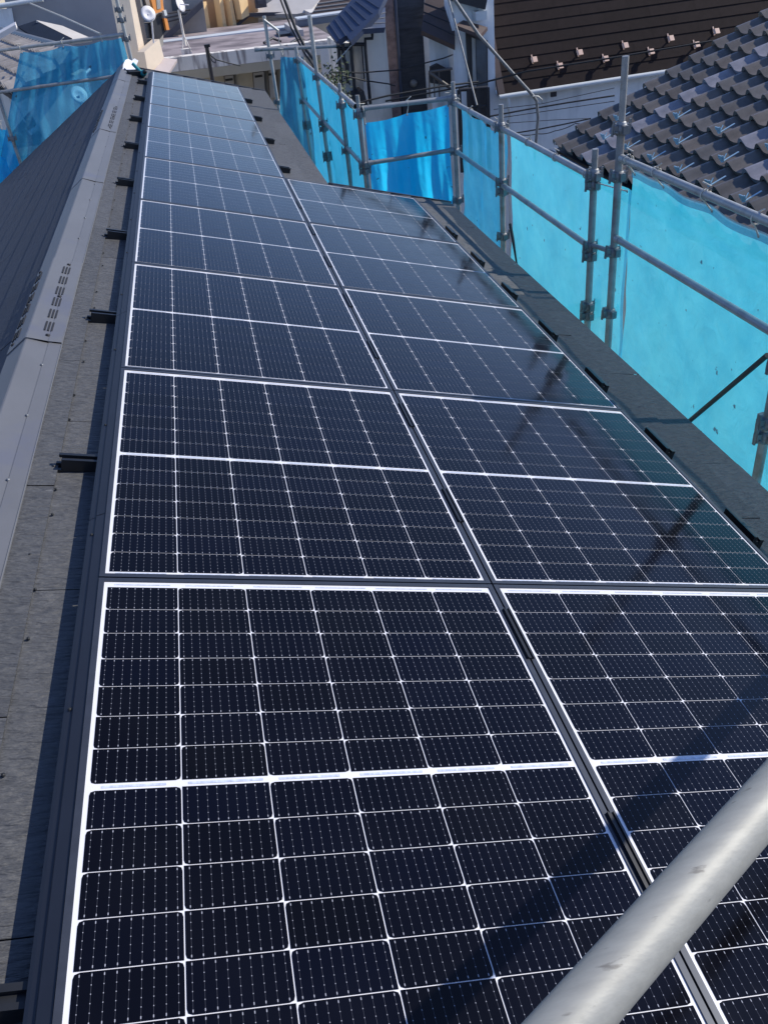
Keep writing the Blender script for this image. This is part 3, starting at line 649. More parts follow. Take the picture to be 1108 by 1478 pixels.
sheet("tarp", "bright blue tarp along the narrow eave between the far posts", M['sheetD'], (XL + .05, 11.42, -0.24), (XL + .05, 7.03, -0.27), (0, 0, -2.3), 90, 36, lambda s, z: 0.7 * pleat(s * 0.6, z),
      [0.02, 0.15, 0.42, 0.55, 0.68, 0.8, 0.93], 0.02, tie_to=lambda s: (XL, 11.42 - 4.39 * s, -0.19))
sheet("tarp", "bunched blue tarp curling around the far end of the narrow eave", M['sheetC'], (1.70, 11.5, -0.17), (2.0, 11.46, -0.20), (0, 0, -2.0), 40, 40, lambda s, z: 0.028 * sn(34 * s + 3 * z) + 0.02 * sn(61 * s - 4 * z),
      [0.1, 0.9], 0.02, left_skew=(-0.36, 0.1, 0), bulge_n=(0, 1, 0), tie_to=lambda s: (1.70 + 0.23 * s, 11.45, -0.12))
sheet("tarp", "see-through blue tarp behind the ridge, a dish showing through", M['sheetC'], (-1.72, 11.65, 0.285), (-0.36, 11.65, 0.30), (0, 0, -1.7), 80, 44, lambda s, z: 0.8 * folds(s, z) + 0.012 * sn(40 * s),
      [0.02, 0.42, 0.80, 0.99], 0.03, left_skew=(-0.95, 0, 0), bulge_n=(0, 1, 0), tie_to=lambda s: (-1.72 + 1.36 * s, 11.6, 0.337))
sheet("tarp", "scrap of bright blue tarp at the left edge beyond the dark slope", M['sheetB'], (-2.75, 11.5, -0.32), (-2.22, 11.7, -0.62), (0.12, 0, -1.5), 30, 30, folds,
      [0.05, 0.9], 0.02, bulge_n=(0, 1, 0), left_skew=(0.0, 0, 0))

# ------------------------------------------------------------------ right: grey tiled house
def prof_z(t):
    t = t % 1.0
    if t < 0.46: return 0.058 * math.sin(math.pi * t / 0.46) ** 0.9
    return -0.010 * math.sin(math.pi * (t - 0.46) / 0.54)
def tile_roof(mb, O, ds, dt, nn, ncol, nrow, wid, expo, tone, ns=10, lift=0.052, sc=1.0):
    O, ds, dt, nn = map(Vector, (O, ds, dt, nn)); rnd = random.Random(11)
    for j in range(ncol):
        for i in range(nrow):
            i0 = len(mb.f); top = []; low = []; lip = []
            jz = rnd.uniform(-0.003, 0.003); js = rnd.uniform(-0.006, 0.006)
            for k in range(ns + 1):
                t = k / ns; z = prof_z(t if k < ns else 0.9999) * sc
                if k == ns: z = -0.001
                a_ = O + dt * (j * wid + t * wid * 1.0)
                low.append(a_ + ds * (i * expo + js) + nn * (z + lift + jz)); top.append(a_ + ds * ((i + 1) * expo + 0.05) + nn * (z * 0.92 + jz * .5 - 0.002))
                lip.append(a_ + ds * (i * expo + js + 0.006) + nn * (z + lift + jz - 0.040))
            n1 = ns + 1
            fl = (low[1] - low[0]).cross(top[0] - low[0]).dot(nn) > 0
            fs = [(k, k + 1, n1 + k + 1, n1 + k) if fl else (k + 1, k, n1 + k, n1 + k + 1) for k in range(ns)]
            mb.add(low + top, fs, True)
            fs = [(k, k + 1, n1 + k + 1, n1 + k) if not fl else (k + 1, k, n1 + k, n1 + k + 1) for k in range(ns)]
            mb.add(low + lip, fs, False)
            tv = tone(i, j, rnd); addtone(mb, i0, tv)
def tone_r(i, j, rnd):
    q = 0.5 * (1 + rnd.uniform(-.16, .16)); w_ = rnd.uniform(-.05, .05)
    if j == 3 or (j, i) in ((2, 1), (9, 3), (6, 12), (12, 6), (11, 2)): return (1.02, 1.06, 1.28)
    return (q * (1.05 + w_), q, q * (0.97 - w_))
th = thing("tiled_house", "house at the right with dark wavy clay tiles and blue snow guards", "house", (6.5, 4.0, -6.0))
TE = Vector((4.30, 7.85, -1.05)); TP = R(22.4); tds = Vector((math.cos(TP), 0, math.sin(TP))); tdt = Vector((0, -1, 0)); tnn = Vector((-math.sin(TP), 0, math.cos(TP)))
mb = MB(); tile_roof(mb, TE, tds, tdt, tnn, 34, 17, 0.265, 0.283, tone_r); troof = mb.build("roof", M['tile'], th)
mb = MB(); q0 = TE - tnn * 0.03; mb.prism([q0, q0 + tds * 5.0, q0 + tds * 5.0 + tdt * 9.0, q0 + tdt * 9.0], -tnn * 0.12)
mb.prism([q0 + tds * 4.95 + tnn * .03, q0 + tds * 4.95 + tdt * 9 + tnn * .03, q0 + tds * 4.95 + tdt * 9 + Vector((4.4, 0, -2.0)), q0 + tds * 4.95 + Vector((4.4, 0, -2.0))], (0, 0, -0.12))
mb.build("roof_deck", M['pipe_dark'], th)
mb = MB(); mb.box(4.85, 12.8, -0.9, 7.6, -6.0, -1.22); mb.build("wall", M['offwhite'], th)
mb = MB(); mb.tube(TE + Vector((-.07, .02, -.06)), TE + tdt * 9 + Vector((-.07, 0, -.06)), 0.05, 12); mb.build("gutter", M['steel_blue'], th)
mb = MB(); rnd = random.Random(3)                     # verge bedding mortar
gsp = 0
for (i, j) in ((2, 1), (1, 2), (1, 4), (3, 4), (1, 6), (2, 6), (3, 7), (1, 8), (3, 10), (1, 10), (2, 9), (1, 12), (3, 13), (2, 12)):
    c = TE + tds * (i * 0.283 + 0.045) + tdt * ((j + 0.72) * 0.265) + tnn * 0.062
    gb = MB()
    gb.obox(c + tds * 0.055 + tnn * 0.002, tds * 0.085, tdt * 0.009, tnn * 0.0025)
    gb.obox(c - tds * 0.02 + tnn * 0.030, tds * 0.004, tdt * 0.030, tnn * 0.028)
    gb.obox(c - tds * 0.02 + tdt * 0.036 + tnn * 0.048, tds * 0.004, tdt * 0.010, tnn * 0.018); gb.obox(c - tds * 0.02 - tdt * 0.036 + tnn * 0.040, tds * 0.004, tdt * 0.010, tnn * 0.016)
    gb.obox(c + tds * 0.015 + tnn * 0.030, (tds + tnn).normalized() * 0.028, tdt * 0.006, (tds - tnn).normalized() * 0.002)
    gb.build("snow_guard", M['guard'], troof)
vg = MB()
for i in range(17): vg.lathe(TE + tds * (i * 0.283 + 0.03) + Vector((0, 0.004, 0)) + tnn * 0.02, (0, 1, 0), [(0.012, -0.004), (0.012, 0.008), (0, 0.010)], 8)
vg.build("verge_nails", M['peach'], troof)

# ------------------------------------------------------------------ back right: white house with brown mansard roof
YM = 14.5
wh = thing("mansard_house", "white house with steep brown slate roof dotted with pale snow guards", "house", (8.5, 16, -6.0))
E0 = at(720, 136, 1, YM); VP0 = at(696, 4, 0, E0.x); mp_ = math.atan2(VP0.z - E0.z, VP0.y - E0.y)
mdu = Vector((0, -math.cos(mp_), -math.sin(mp_))); mn = Vector((0, -math.sin(mp_), math.cos(mp_)))
HT = 2.6; nC = 13; ex = HT / nC
mO = E0 - mdu * HT
s = MB(); slates(s, mO, mdu, (1, 0, 0), mn, nC, ex, 0.10, 9.5, 0.91, 0.012, 0.10, seed=21)
mroof = s.build("roof", M['brown_slate'], wh, "steep brown slate slope")
s = MB(); s.prism([mO - mn * .004 + Vector((0.02, 0, 0)), E0 - mn * .004 + Vector((0.02, 0, 0)), E0 - mn * .004 + Vector((9.6, 0, 0)), mO - mn * .004 + Vector((9.6, 0, 0))], -mn * 0.15); s.build("roof_deck", M['pipe_dark'], wh)
s = MB(); s.obox((E0 + mO) / 2 + Vector((0.035, 0, 0)) + mn * 0.012, (0.062, 0, 0), mdu * (HT / 2 + 0.02), mn * 0.035); s.build("barge_board", M['brown_trim'], wh)
s = MB(); s.tube(E0 + Vector((-0.02, -0.05, -0.045)), E0 + Vector((9.6, -0.05, -0.03)), 0.045, 12); s.build("gutter", M['pvc'], wh)
s = MB(); s.tube(E0 + Vector((0.16, -0.05, -0.05)), E0 + Vector((0.16, -0.05, -0.24)), 0.03, 10); s.path([E0 + Vector((.16, -.05, -.24)), E0 + Vector((.2, .0, -.34)), E0 + Vector((.2, .04, -.5)), E0 + Vector((.2, .04, -4.2))], 0.028, 10); s.build("downpipe", M['pvc'], wh)
s = MB(); s.obox(E0 + Vector((1.05, -0.02, -0.13)), (0.05, 0, 0), (0, 0.03, 0), (0, 0, 0.045)); s.build("wall_lamp", M['pipe_dark'], wh)
s = MB(); xl = at(655, 100, 1, YM + .12).x
s.prism([Vector((xl, YM + .12, -6)), Vector((E0.x + 9.5, YM + .12, -6)), Vector((E0.x + 9.5, YM + .12, E0.z - .02)), Vector((E0.x - .03, YM + .12, E0.z - .02)), Vector((E0.x - .03, YM + .12, 0.22)), Vector((xl, YM + .12, 0.22))], (0, 0.45, 0))
s.build("wall", M['white_wall'], wh)
gi = 0
for row, (yy, x0) in enumerate(((205, 770), (224, 805))):
    for k in range(9 if row == 0 else 9):
        base = onp(768 + 65.3 * k, 90 - 10.2 * k, E0, mn) if row == 0 else onp(805 + 65.3 * k, 99 - 10.2 * k, E0, mn)
        gb = MB(); gb.obox(base + mn * 0.105, (0.042, 0, 0), mdu * 0.052 + mn * .01, mn * 0.016 + Vector((0.012, 0, 0))); gb.obox(base + mn * 0.047, (0.010, 0, 0), mdu * 0.012, mn * 0.042); gb.obox(base + mn * 0.017 - mdu * 0.05, (0.012, 0, 0), mdu * 0.08, mn * 0.004)
        gb.build("snow_guard", M['peach'], mroof)
# tall window, hood and railing
YW = YM + 0.12
wq = lambda pts, y: [at(x, yy, 1, y) for x, yy in pts]
s = MB(); s.prism(wq([(671, 47), (702, 58), (703, 170), (679, 170)], YW - 0.02), (0, -0.05, 0)); wf = s.build("window", M['pipe_dark'], wh)
s = MB(); s.prism(wq([(686, 56), (701, 62), (702, 128), (688, 128)], YW - 0.072), (0, -0.012, 0)); s.build("pane", M['glass'], wf)
s = MB(); s.prism(wq([(680, 54), (685, 56), (687, 128), (682, 128)], YW - 0.072), (0, -0.02, 0)); s.build("curtain", M['curtain'], wf)
s = MB(); h0 = wq([(657, 36), (668, 29), (703, 39), (693, 50)], YW)
hp = [h0[0] + Vector((0, -0.02, 0)), h0[1] + Vector((0, -0.02, 0)), h0[2] + Vector((0, -0.02, 0)), h0[3] + Vector((0, -0.02, 0))]
a0, a1 = at(657, 36, 1, YW - .45), at(693, 50, 1, YW - .45); b0, b1 = at(668, 29, 1, YW - .02), at(703, 39, 1, YW - .02)
s.prism([a0, a1, b1, b0], (0, 0, -0.06)); s.build("window_hood", M['brown_trim'], wh)
s = MB()
pL, pR = at(662, 130, 1, YW - .5), at(703, 126, 1, YW - .5)
s.tube(pL, pR, 0.03, 8); s.tube(pL - Vector((0, 0, .3)), pR - Vector((0, 0, .3)), 0.02, 8)
for k in range(4):
    p = pL.lerp(pR, k / 3); s.box(p.x - .03, p.x + .03, p.y - .03, p.y + .03, p.z - 1.4, p.z)
s.build("railing", M['pipe_dark'], wh)
s = MB(); s.obox(at(692, 22, 1, YW - .12), (0.10, 0, 0), (0, 0.1, 0), (0, 0, 0.07)); s.obox(at(694, 12, 1, YW - .10), (0.05, 0, 0), (0, 0.08, 0), (0, 0, 0.12)); s.build("meter_box", M['pvc'], wh)
s = MB(); s.prism(wq([(640, -6), (655, 2), (700, 14), (704, -6)], YW - 0.25), (0, 0.3, 0)); s.build("eave_soffit", M['pipe_dark'], wh)

# house with dark stone cladding
YC = 15.5
dh = thing("stone_clad_house", "tall house clad in dark stone strips with a mottled brown corner", "house", (4.6, 16, -6.0))
def drop(pts, z=-6.0):                       # continue a facade down to the ground
    return pts
s = MB(); c0, c1 = at(569, 0, 1, YC), at(619, 60, 1, YC); cb = at(579, 143, 1, YC)
s.prism([Vector((c0.x, YC, 0.16)), Vector((at(614, 0, 1, YC).x, YC, 0.16)), at(610, 44, 1, YC), at(619.5, 52, 1, YC), Vector((at(620.5, 95, 1, YC).x, YC, -6)), Vector((cb.x, YC, -6))], (0, 0.8, 0))
s.build("wall", M['stone'], dh, "dark stone strip wall")
s = MB(); m0, m1 = at(545, 0, 1, YC - .02), at(567.3, 0, 1, YC - .02); m2, m3 = at(575, 146, 1, YC - .02), at(556, 146, 1, YC - .02)
s.prism([Vector((m0.x, YC - .02, 0.16)), Vector((m1.x, YC - .02, 0.16)), m1, Vector((m2.x, YC - .02, -6)), Vector((m3.x, YC - .02, -6)), m0], (0, 0.3, 0)); s.build("wall", M['mosaic'], dh, "mottled brown corner pier")
s = MB(); s.tube(at(569.6, -8, 1, YC - .05), at(579.5, 150, 1, YC - .05), 0.028, 10); s.build("downpipe", M['blue_rib'], dh)
s = MB(); s.lathe(at(596, 120, 1, YC - .01), (0, -1, 0), [(0.07, 0), (0.07, 0.04), (0.03, 0.07), (0, 0.07)], 12); s.build("vent_cover", M['clamp'], dh)
# neighbour between: brown roof slope, white wall, balcony
bh = thing("brown_eave_house", "low brown roof and white wall squeezed beside the dark stone clad house", "house", (5.0, 18, -6.0))
P0 = at(630, 40, 1, 14.75); NB = Vector((-0.1, -0.62, 0.78)).normalized()
s = MB(); s.prism([onp(x, y, P0, NB) for x, y in [(608, 44), (614, -8), (640, -8), (654.5, 6), (656.5, 66)]], -NB * 0.1); br_ = s.build("roof", M['brown_shingle'], bh)
for k in range(1, 4):
    s2 = MB(); p_, q_ = onp(611, 44 - 13 * k - 1, P0, NB), onp(656, 66 - 15 * k, P0, NB); s2.tube(p_ + NB * .002, q_ + NB * .002, 0.010, 6); s2.build("slate_edge", M['pipe_dark'], br_)
s = MB(); wp = wq([(618, 45), (659, 62), (661, 130), (620, 130)], 15.0)
s.prism([wp[0], wp[1], Vector((wp[2].x, 15.0, -6)), Vector((wp[3].x, 15.0, -6))], (0, 0.4, 0)); s.build("wall", M['white_wall'], bh)
s = MB(); s.prism(wq([(622, 97), (632, 92), (645, 99), (658, 98), (660, 125), (622, 120)], 14.85), (0, 0.12, 0)); s.build("balcony_recess", M['pipe_dark'], bh)  # flat dark slab stands in for the shade inside the balcony
s = MB(); s.tube(at(618.5, 104, 1, 14.3), at(652, 99, 1, 14.3), 0.022, 8); s.tube(at(619, 105, 1, 14.3), at(650, 127, 1, 14.3), 0.03, 8)
for x in (619, 626, 633): s.tube(at(x, 104, 1, 14.3), at(x + 1, 140, 1, 14.3), 0.012, 6)
s.build("balcony_rail", M['door_frame'], bh)
s = MB(); s.lathe(at(653.5, 78.5, 1, 14.97), (0, -1, 0), [(0.035, 0), (0.035, 0.08), (0, 0.09)], 10); s.path([at(650, 84, 1, 14.9), at(650.5, 88, 1, 14.9)], 0.02, 6); s.build("cable_anchor", M['cable'], bh)

# house with blue steel roof
bl = thing("blue_roofed_house", "off-white house with a blue ribbed steel roof and black downpipes", "house", (3.8, 18, -6.0))
P0 = at(486, 60, 1, 14.3); N1 = Vector((-0.30, -0.42, 0.86)).normalized(); N2 = Vector((0.25, -0.38, 0.88)).normalized()
s = MB(); s.prism([onp(x, y, P0, N1) for x, y in [(470.5, 40), (485.5, 60.5), (499.5, 50.5), (506, 59.5), (523.5, 41.5), (545.5, 18), (560, -14), (518, -12)]], -N1 * 0.09); r1 = s.build("roof", M['blue_roof'], bl, "blue left slope")
rb = MB()
for k in range(7):
    a_ = onp(475.5 + 7.6 * k, 35 - 6.6 * k, P0, N1); b_ = onp(490 + 9.4 * k, 57 - 8.2 * k + (0 if k < 1 else 4), P0, N1)
    rb.tube(a_ + N1 * .004, b_ + N1 * .004, 0.010, 6)
rb.build("roof_seams", M['blue_rib'], r1)
P1 = onp(523.5, 41.5, P0, N1)
s = MB(); s.prism([onp(x, y, P1, N2) for x, y in [(523.5, 41.8), (546, 18), (556, 10), (556, 39.5)]], -N2 * 0.09); r2 = s.build("roof", M['blue_roof'], bl, "small blue right slope")
rb = MB()
for k in range(3): rb.tube(onp(530 + 6 * k, 35 - 6 * k, P1, N2) + N2 * .004, onp(556, 33 - 7.5 * k, P1, N2) + N2 * .004, 0.010, 6)
rb.build("roof_seams", M['blue_rib'], r2)
YD = 14.75
s = MB(); q0, q1 = at(487, 62, 1, YD), at(507, 58, 1, YD)
s.prism([q0, at(507, 62, 1, YD), Vector((at(513, 150, 1, YD).x, YD, -6)), Vector((at(493, 150, 1, YD).x, YD, -6))], (0, 1.2, 0)); s.build("wall", M['offwhite'], bl, "left wall face")
YD2 = 14.95
s = MB(); s.prism([at(506, 56, 1, YD2), at(524, 40, 1, YD2), at(556, 38, 1, YD2), Vector((at(562, 150, 1, YD2).x, YD2, -6)), Vector((at(511, 150, 1, YD2).x, YD2, -6))], (0, 0.5, 0)); s.build("wall", M['offwhite'], bl, "right wall face")
for pts in ([(488, 62), (489.5, 90), (492.5, 118), (493, 150)], [(494.5, 63), (496, 85), (500, 94), (502, 120)], [(506, 60), (508, 90), (511, 118), (512.5, 150)],
            [(537, 46), (537, 55.5), (527, 56), (527, 68), (529.5, 100), (534.5, 150)], [(505, 63.5), (525, 64)], [(487, 70), (505, 70)]):
    s = MB(); s.path([at(x, y, 1, YD - 0.06) for x, y in pts], 0.030, 8); s.build("downpipe", M['pipe_dark'], bl)
for pts in ([(500.5, 92), (502.5, 93), (503, 118), (505, 122)], [(522, 62), (526, 118)]):
    s = MB(); s.path([at(x, y, 1, YD - 0.05) for x, y in pts], 0.014, 6); s.build("drain_pipe", M['pipe_dark'], bl)
s = MB(); s.prism(wq([(509, 66), (521, 62), (525, 130), (512, 130)], YD2 - .03), (0, 0.02, 0)); s.build("shutter", M['curtain'], bl)  # grey panel for the window area, with its shadow in the colour
s = MB(); s.prism(wq([(503, 141), (525, 131), (531, 152), (505, 158)], 14.3), (0, 0.5, 0)); s.build("entrance_canopy", M['pipe_dark'], bl)
s = MB(); s.tube(at(485, 90, 1, 14.4), at(508, 64, 1, 14.6), 0.008, 6); s.build("stay_wire", M['pvc'], bl)

# ------------------------------------------------------------------ apartment block with open corridor
YA = 20.0
ap = thing("apartment_block", "low apartment block with stained concrete parapet, open corridor and grey doors", "apartment", (2.0, 23, -6.0))
t0, t1 = at(205, 88.5, 1, YA), at(490, 56, 1, YA); f0, f1 = at(205, 109, 1, YA), at(490, 76, 1, YA)
s = MB(); s.prism([t0, t1, f1, f0], (0, 0.35, 0)); s.build("parapet", M['concrete'], ap)
s = MB(); s.prism([t0 + Vector((0, .36, -.03)), t1 + Vector((0, .36, -.03)), t1 + Vector((0, 7.0, -.03)), t0 + Vector((0, 7.0, -.03))], (0, 0, -0.2)); s.build("roof_deck", M['deck'], ap)
s = MB(); cw0, cw1 = f0 + Vector((0, 0.9, 0)), at(463, 80, 1, YA + .9)
s.box(cw0.x, cw1.x, YA + 0.9, YA + 6, -6, t0.z - 0.25); s.build("corridor_wall", M['corridor'], ap)
s = MB(); s.prism([at(460, 62, 1, YA - .02), at(492, 58, 1, YA - .02), Vector((at(496, 110, 1, YA - .02).x, YA - .02, -6)), Vector((at(463, 110, 1, YA - .02).x, YA - .02, -6))], (0, 1.2, 0)); s.build("end_wall", M['concrete'], ap, "stained end wall")
s = MB(); s.prism([f0 + Vector((0, .0, -.003)), f1 + Vector((0, 0, -.003)), f1 + Vector((0, .05, -.20)), f0 + Vector((0, .05, -.20))], (0, 0.8, 0)); s.build("slab_edge", M['corridor'], ap)
YK = YA + 0.88
for (x0, y0, x1, y1) in ((322.7, 108, 338, 132), (364, 103, 382, 140), (386, 100, 399, 140), (440, 92, 452, 130)):
    s = MB(); q = [at(x0, y0 + .5, 1, YK), at(x1, y0 - 1.5, 1, YK), at(x1 + 3, y1, 1, YK), at(x0 + 3, y1 + 2, 1, YK)]; s.prism(q, (0, -0.05, 0)); dfr = s.build("door_frame", M['door_frame'], ap)
    s = MB(); q = [at(x0 + 1.6, y0 + 2.2, 1, YK - .055), at(x1 - 1.4, y0 + .5, 1, YK - .055), at(x1 + 1.2, y1, 1, YK - .055), at(x0 + 4.2, y1 + 2, 1, YK - .055)]; s.prism(q, (0, -0.015, 0)); s.build("door", M['door'], dfr)
    s = MB(); s.obox(at((x0 + x1) / 2 + .3, y0 + 7, 1, YK - .075), (0.09, 0, 0), (0, 0.006, 0), (0, 0, 0.025)); s.build("name_plate", M['toolblack'], dfr)
for (x, y) in ((322.5, 101), (327, 102), (368, 96.5), (374.5, 95.5), (284.5, 106), (277, 107), (301, 104)):
    s = MB(); s.lathe(at(x, y, 1, YK), (0, -1, 0), [(0.045, 0), (0.05, 0.06), (0.02, 0.09), (0, 0.09)], 10); s.build("vent_cap", M['pipe_dark'], ap)
for (a_, b_, w_, hh) in (((234, 67), (414, 45), 0.16, 0.085), ((428, 33), (505, 22), 0.16, 0.08)):
    p_, q_ = at(*a_, 1, 24.5), at(*b_, 1, 24.5); d_ = (q_ - p_)
    s = MB(); s.obox((p_ + q_) / 2, d_ / 2, (0, 0.3, 0), (0, 0, hh)); k_ = s.build("roof_kerb", M['steel_blue'], ap)
    s = MB(); s.obox((p_ + q_) / 2 + Vector((0, 0, hh + .02)), d_ / 2, (0, 0.32, 0), (0, 0, 0.018)); s.build("kerb_flashing", M['pvc'], k_)
s = MB(); s.obox(at(424, 44, 1, 23), (0.10, 0, 0), (0, 1.2, 0), (0, 0, 0.10)); s.build("roof_hatch", M['pale_roof'], ap)
s = MB(); s.obox(at(409, 50, 1, 22.6), (0.14, 0, 0), (0, .4, 0), (0, 0, .05)); s.build("roof_hatch", M['pipe_dark'], ap)
s = MB()
for x in (381, 420, 440): s.path([at(x, 62, 1, 20.6), at(x + 12, 55, 1, 21), at(x + 25, 60, 1, 21)], 0.03, 6)
s.build("roof_pipes", M['pipe_dark'], ap)
# mast with a white dish on the block
ms = thing("antenna_mast", "thin mast on the apartment roof with a white satellite dish seen edge-on", "antenna", at(269, 80, 1, 20.6))
mbp = at(268, 66, 1, 20.6); s = MB(); s.tube(mbp, at(258, 14, 1, 20.6), 0.026, 8)
for dx in (-0.1, 0.1): s.tube(mbp + Vector((dx, -.1, -.12)), mbp + Vector((0, 0, .25)), 0.012, 6)
s.build("pole", M['concrete'], ms)
s = MB(); c = at(260, 6.5, 1, 20.5); s.lathe(c, (0.85, -0.5, 0.25), [(0.0, -0.03), (0.09, -0.018), (0.155, 0.012), (0.158, 0.016), (0.09, -0.01), (0.0, -0.02)], 22); s.path([c, c + Vector((.18, -.1, -.02))], 0.012, 6); s.build("dish", M['dish'], ms)
s = MB(); pb = at(269.5, 75.5, 1, 20.6); s.obox(pb, (0.115, 0, 0), (0, .1, 0), (0, 0, .075)); s.build("mast_base", M['concrete'], ms)
pl = thing("service_pole", "short black pole with sagging cables in front of the apartment parapet", "pole", at(307, 122, 1, 18))
s = MB(); s.tube(at(298.5, 67, 1, 18), at(310, 135, 1, 18) , 0.042, 10); s.build("pole", M['pipe_dark'], pl)
s = MB(); s.obox(at(299, 66, 1, 18), (.06, 0, 0), (0, .05, 0), (0, 0, .025)); s.path([at(300, 70, 1, 17.95), at(304, 80, 1, 17.9), at(312, 86, 1, 17.9), at(330, 91, 1, 18), at(347, 95, 1, 18.4)], 0.012, 6)
s.path([at(301, 76, 1, 17.95), at(306, 88, 1, 17.9), at(311, 91, 1, 17.9), at(312, 86, 1, 17.9)], 0.009, 6); s.build("cable", M['cable'], pl)

# yellow building beyond
yb = thing("yellow_building", "sunlit yellow building with tall vertical fins beyond the apartment roof", "building", (1.8, 28, -6.0))
P0 = at(300, 30, 1, 27); NF = Vector((0.62, -0.78, 0)).normalized(); NT = Vector((-0.55, -0.83, 0)).normalized()
s = MB(); s.prism(wq([(288, -8), (372, -8), (374, 70), (296, 70)], 27.6), (0, 3, 0)); s.build("wall", M['tan'], yb)
for pts in ([(291.4, 6.5), (298, 2), (306.5, 56), (299.8, 57)], [(315.5, -8), (321, -8), (330, 55), (325, 56)], [(330, -8), (334, -8), (342.5, 40), (337.5, 42)], [(343.5, -8), (356.5, -8), (360, 22), (350, 28)]):
    s = MB(); c_ = onp(sum(p[0] for p in pts) / 4, sum(p[1] for p in pts) / 4, at(300, 30, 1, 27.2), Vector((0, -1, 0)))
    s.prism([onp(x, y, c_, NF) for x, y in pts], -NF * 0.25); s.build("facade_fin", M['yellow'], yb)
s = MB(); s.prism(wq([(334.5, -8), (337, -8), (341, 22), (339, 23)], 27.5), (0, 0.05, 0)); s.build("window", M['glass'], yb)
gb_ = thing("grey_stair_building", "grey rendered building with a dark slanting stair stringer and railings", "building", (0.4, 26, -6.0))
s = MB(); s.prism(wq([(205, -8), (292, -8), (301, 62), (215, 80)], 26), (0, 1.4, 0)); s.build("wall", M['dim_wall'], gb_)
s = MB(); s.prism(wq([(231, 55), (291.5, 0), (292.5, 9), (237, 61)], 25.9), (0, -0.4, 0)); s.build("stringer", M['dark_beam'], gb_)  # slanting beam, its shadow put into the dark colour
s = MB(); s.prism(wq([(246, -8), (256, -8), (258, 15), (249, 16)], 25.95), (0, 0.03, 0)); s.build("window", M['glass'], gb_)
s = MB()
for k in range(3): s.tube(at(240, 20 + 6 * k, 1, 25.8), at(275, 14 + 4.5 * k, 1, 25.8), 0.02, 6)
s.build("railing", M['door_frame'], gb_)
# white gabled building
wg = thing("white_gabled_building", "pale gabled building with dark eaves behind the apartment roof", "building", (4.0, 30, -6.0))
s = MB(); s.prism(wq([(335, 50), (336, 42), (358, 22), (430, 18), (430, 50)], 28), (0, 3, 0)); s.build("wall", M['white_wall'], wg)
P0 = at(359, 20, 1, 27.6); NR = Vector((-0.05, -0.40, 0.91)).normalized()
s = MB(); s.prism([onp(x, y, P0, NR) for x, y in [(358, 20), (380, 9), (402, -6), (470, -10), (446, 17), (428, 20)]], -NR * 0.12); s.build("roof", M['pale_roof'], wg)
s = MB(); s.prism(wq([(333.5, 41), (358, 18.5), (428, 16), (428, 20.5), (359, 24), (335.5, 45)], 27.5), (0, -0.15, 0)); s.build("eave_board", M['dark_beam'], wg)
s = MB(); s.obox(at(376, 4, 1, 27.2), (.16, 0, 0), (0, .16, 0), (0, 0, .12)); s.obox(at(376.5, 3, 1, 27.0), (.08, 0, 0), (0, .05, 0), (0, 0, .05)); s.build("chimney", M['dark_beam'], wg)
db = thing("brown_ridged_house", "brown shingled roof with pale snow rails behind the blue roof", "house", (6, 26, -6.0))
P0 = at(480, 10, 1, 25.5); NR = Vector((-0.1, -0.5, 0.86)).normalized()
s = MB(); s.prism([onp(x, y, P0, NR) for x, y in [(447, 24), (463, -2), (530, -12), (530, 14), (500, 18)]], -NR * 0.15); rr_ = s.build("roof", M['brown_shingle'], db)
for k in range(3):
    s = MB(); s.tube(onp(452 + 3 * k, 17 - 5.5 * k, P0, NR) + NR * .01, onp(505, 11 - 6 * k, P0, NR) + NR * .01, 0.022, 6); s.build("snow_rail", M['dim_wall'], rr_)
s = MB(); s.box(P0.x - 0.6, P0.x + 2.5, 26, 29, -6, P0.z - .1); s.build("wall", M['offwhite'], db)

# ------------------------------------------------------------------ cream house at the far end of the ridge
ch_ = thing("cream_house", "sunlit cream house with orange window frame beyond the far ridge end", "house", (0.0, 17, -6.0))
NC = Vector((0.66, -0.75, 0)).normalized(); P0 = at(212, 85, 1, 16)
def slab(pts, P, N, th_, name, m, parent, label=None):
    s_ = MB(); s_.prism([onp(x, y, P, N) for x, y in pts], -N * th_); return s_.build(name, m, parent, label)
slab([(185.5, -10), (193, -10), (216, 104), (206, 104)], P0, NC, 0.5, "wall", M['cream'], ch_, "narrow cream corner pier")
slab([(208.7, 75), (230, 56.3), (237, 83.4), (224, 101), (221, 118), (216, 118)], P0 + NC * 0.25, NC, 0.2, "balcony_wall", M['cream'], ch_)
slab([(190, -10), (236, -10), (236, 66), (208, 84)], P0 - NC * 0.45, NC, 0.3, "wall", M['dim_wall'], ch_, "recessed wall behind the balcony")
slab([(223, 100.7), (237, 83.4), (256, 85.6), (244, 104.5), (232, 112)], P0 + Vector((0.1, 0.3, 0.1)), Vector((0.25, -0.35, 0.9)).normalized(), 0.06, "awning", M['lilac'], ch_)
wn_ = slab([(196, -8), (205, -8), (222, 66), (212, 70)], P0 - NC * 0.40, NC, 0.03, "window", M['curtain'], ch_)
slab([(205.5, -8), (208, -8), (225, 62), (222.5, 66)], P0 - NC * 0.38, NC, 0.05, "window_bar", M['pipe_dark'], wn_)
slab([(194.5, 0), (196.5, 0), (210, 72), (207.5, 72)], P0 - NC * 0.36, NC, 0.05, "window_bar", M['pipe_dark'], wn_)
slab([(219.5, 33), (234.5, 18), (241, 43), (232, 55), (224, 63)], P0 - NC * 0.25, NC, 0.1, "balcony_screen", M['pipe_dark'], ch_)
of_ = slab([(216, -10), (234, -10), (237, 15.5), (223.5, 20)], P0 - NC * 0.2, NC, 0.06, "window", M['orange'], ch_)
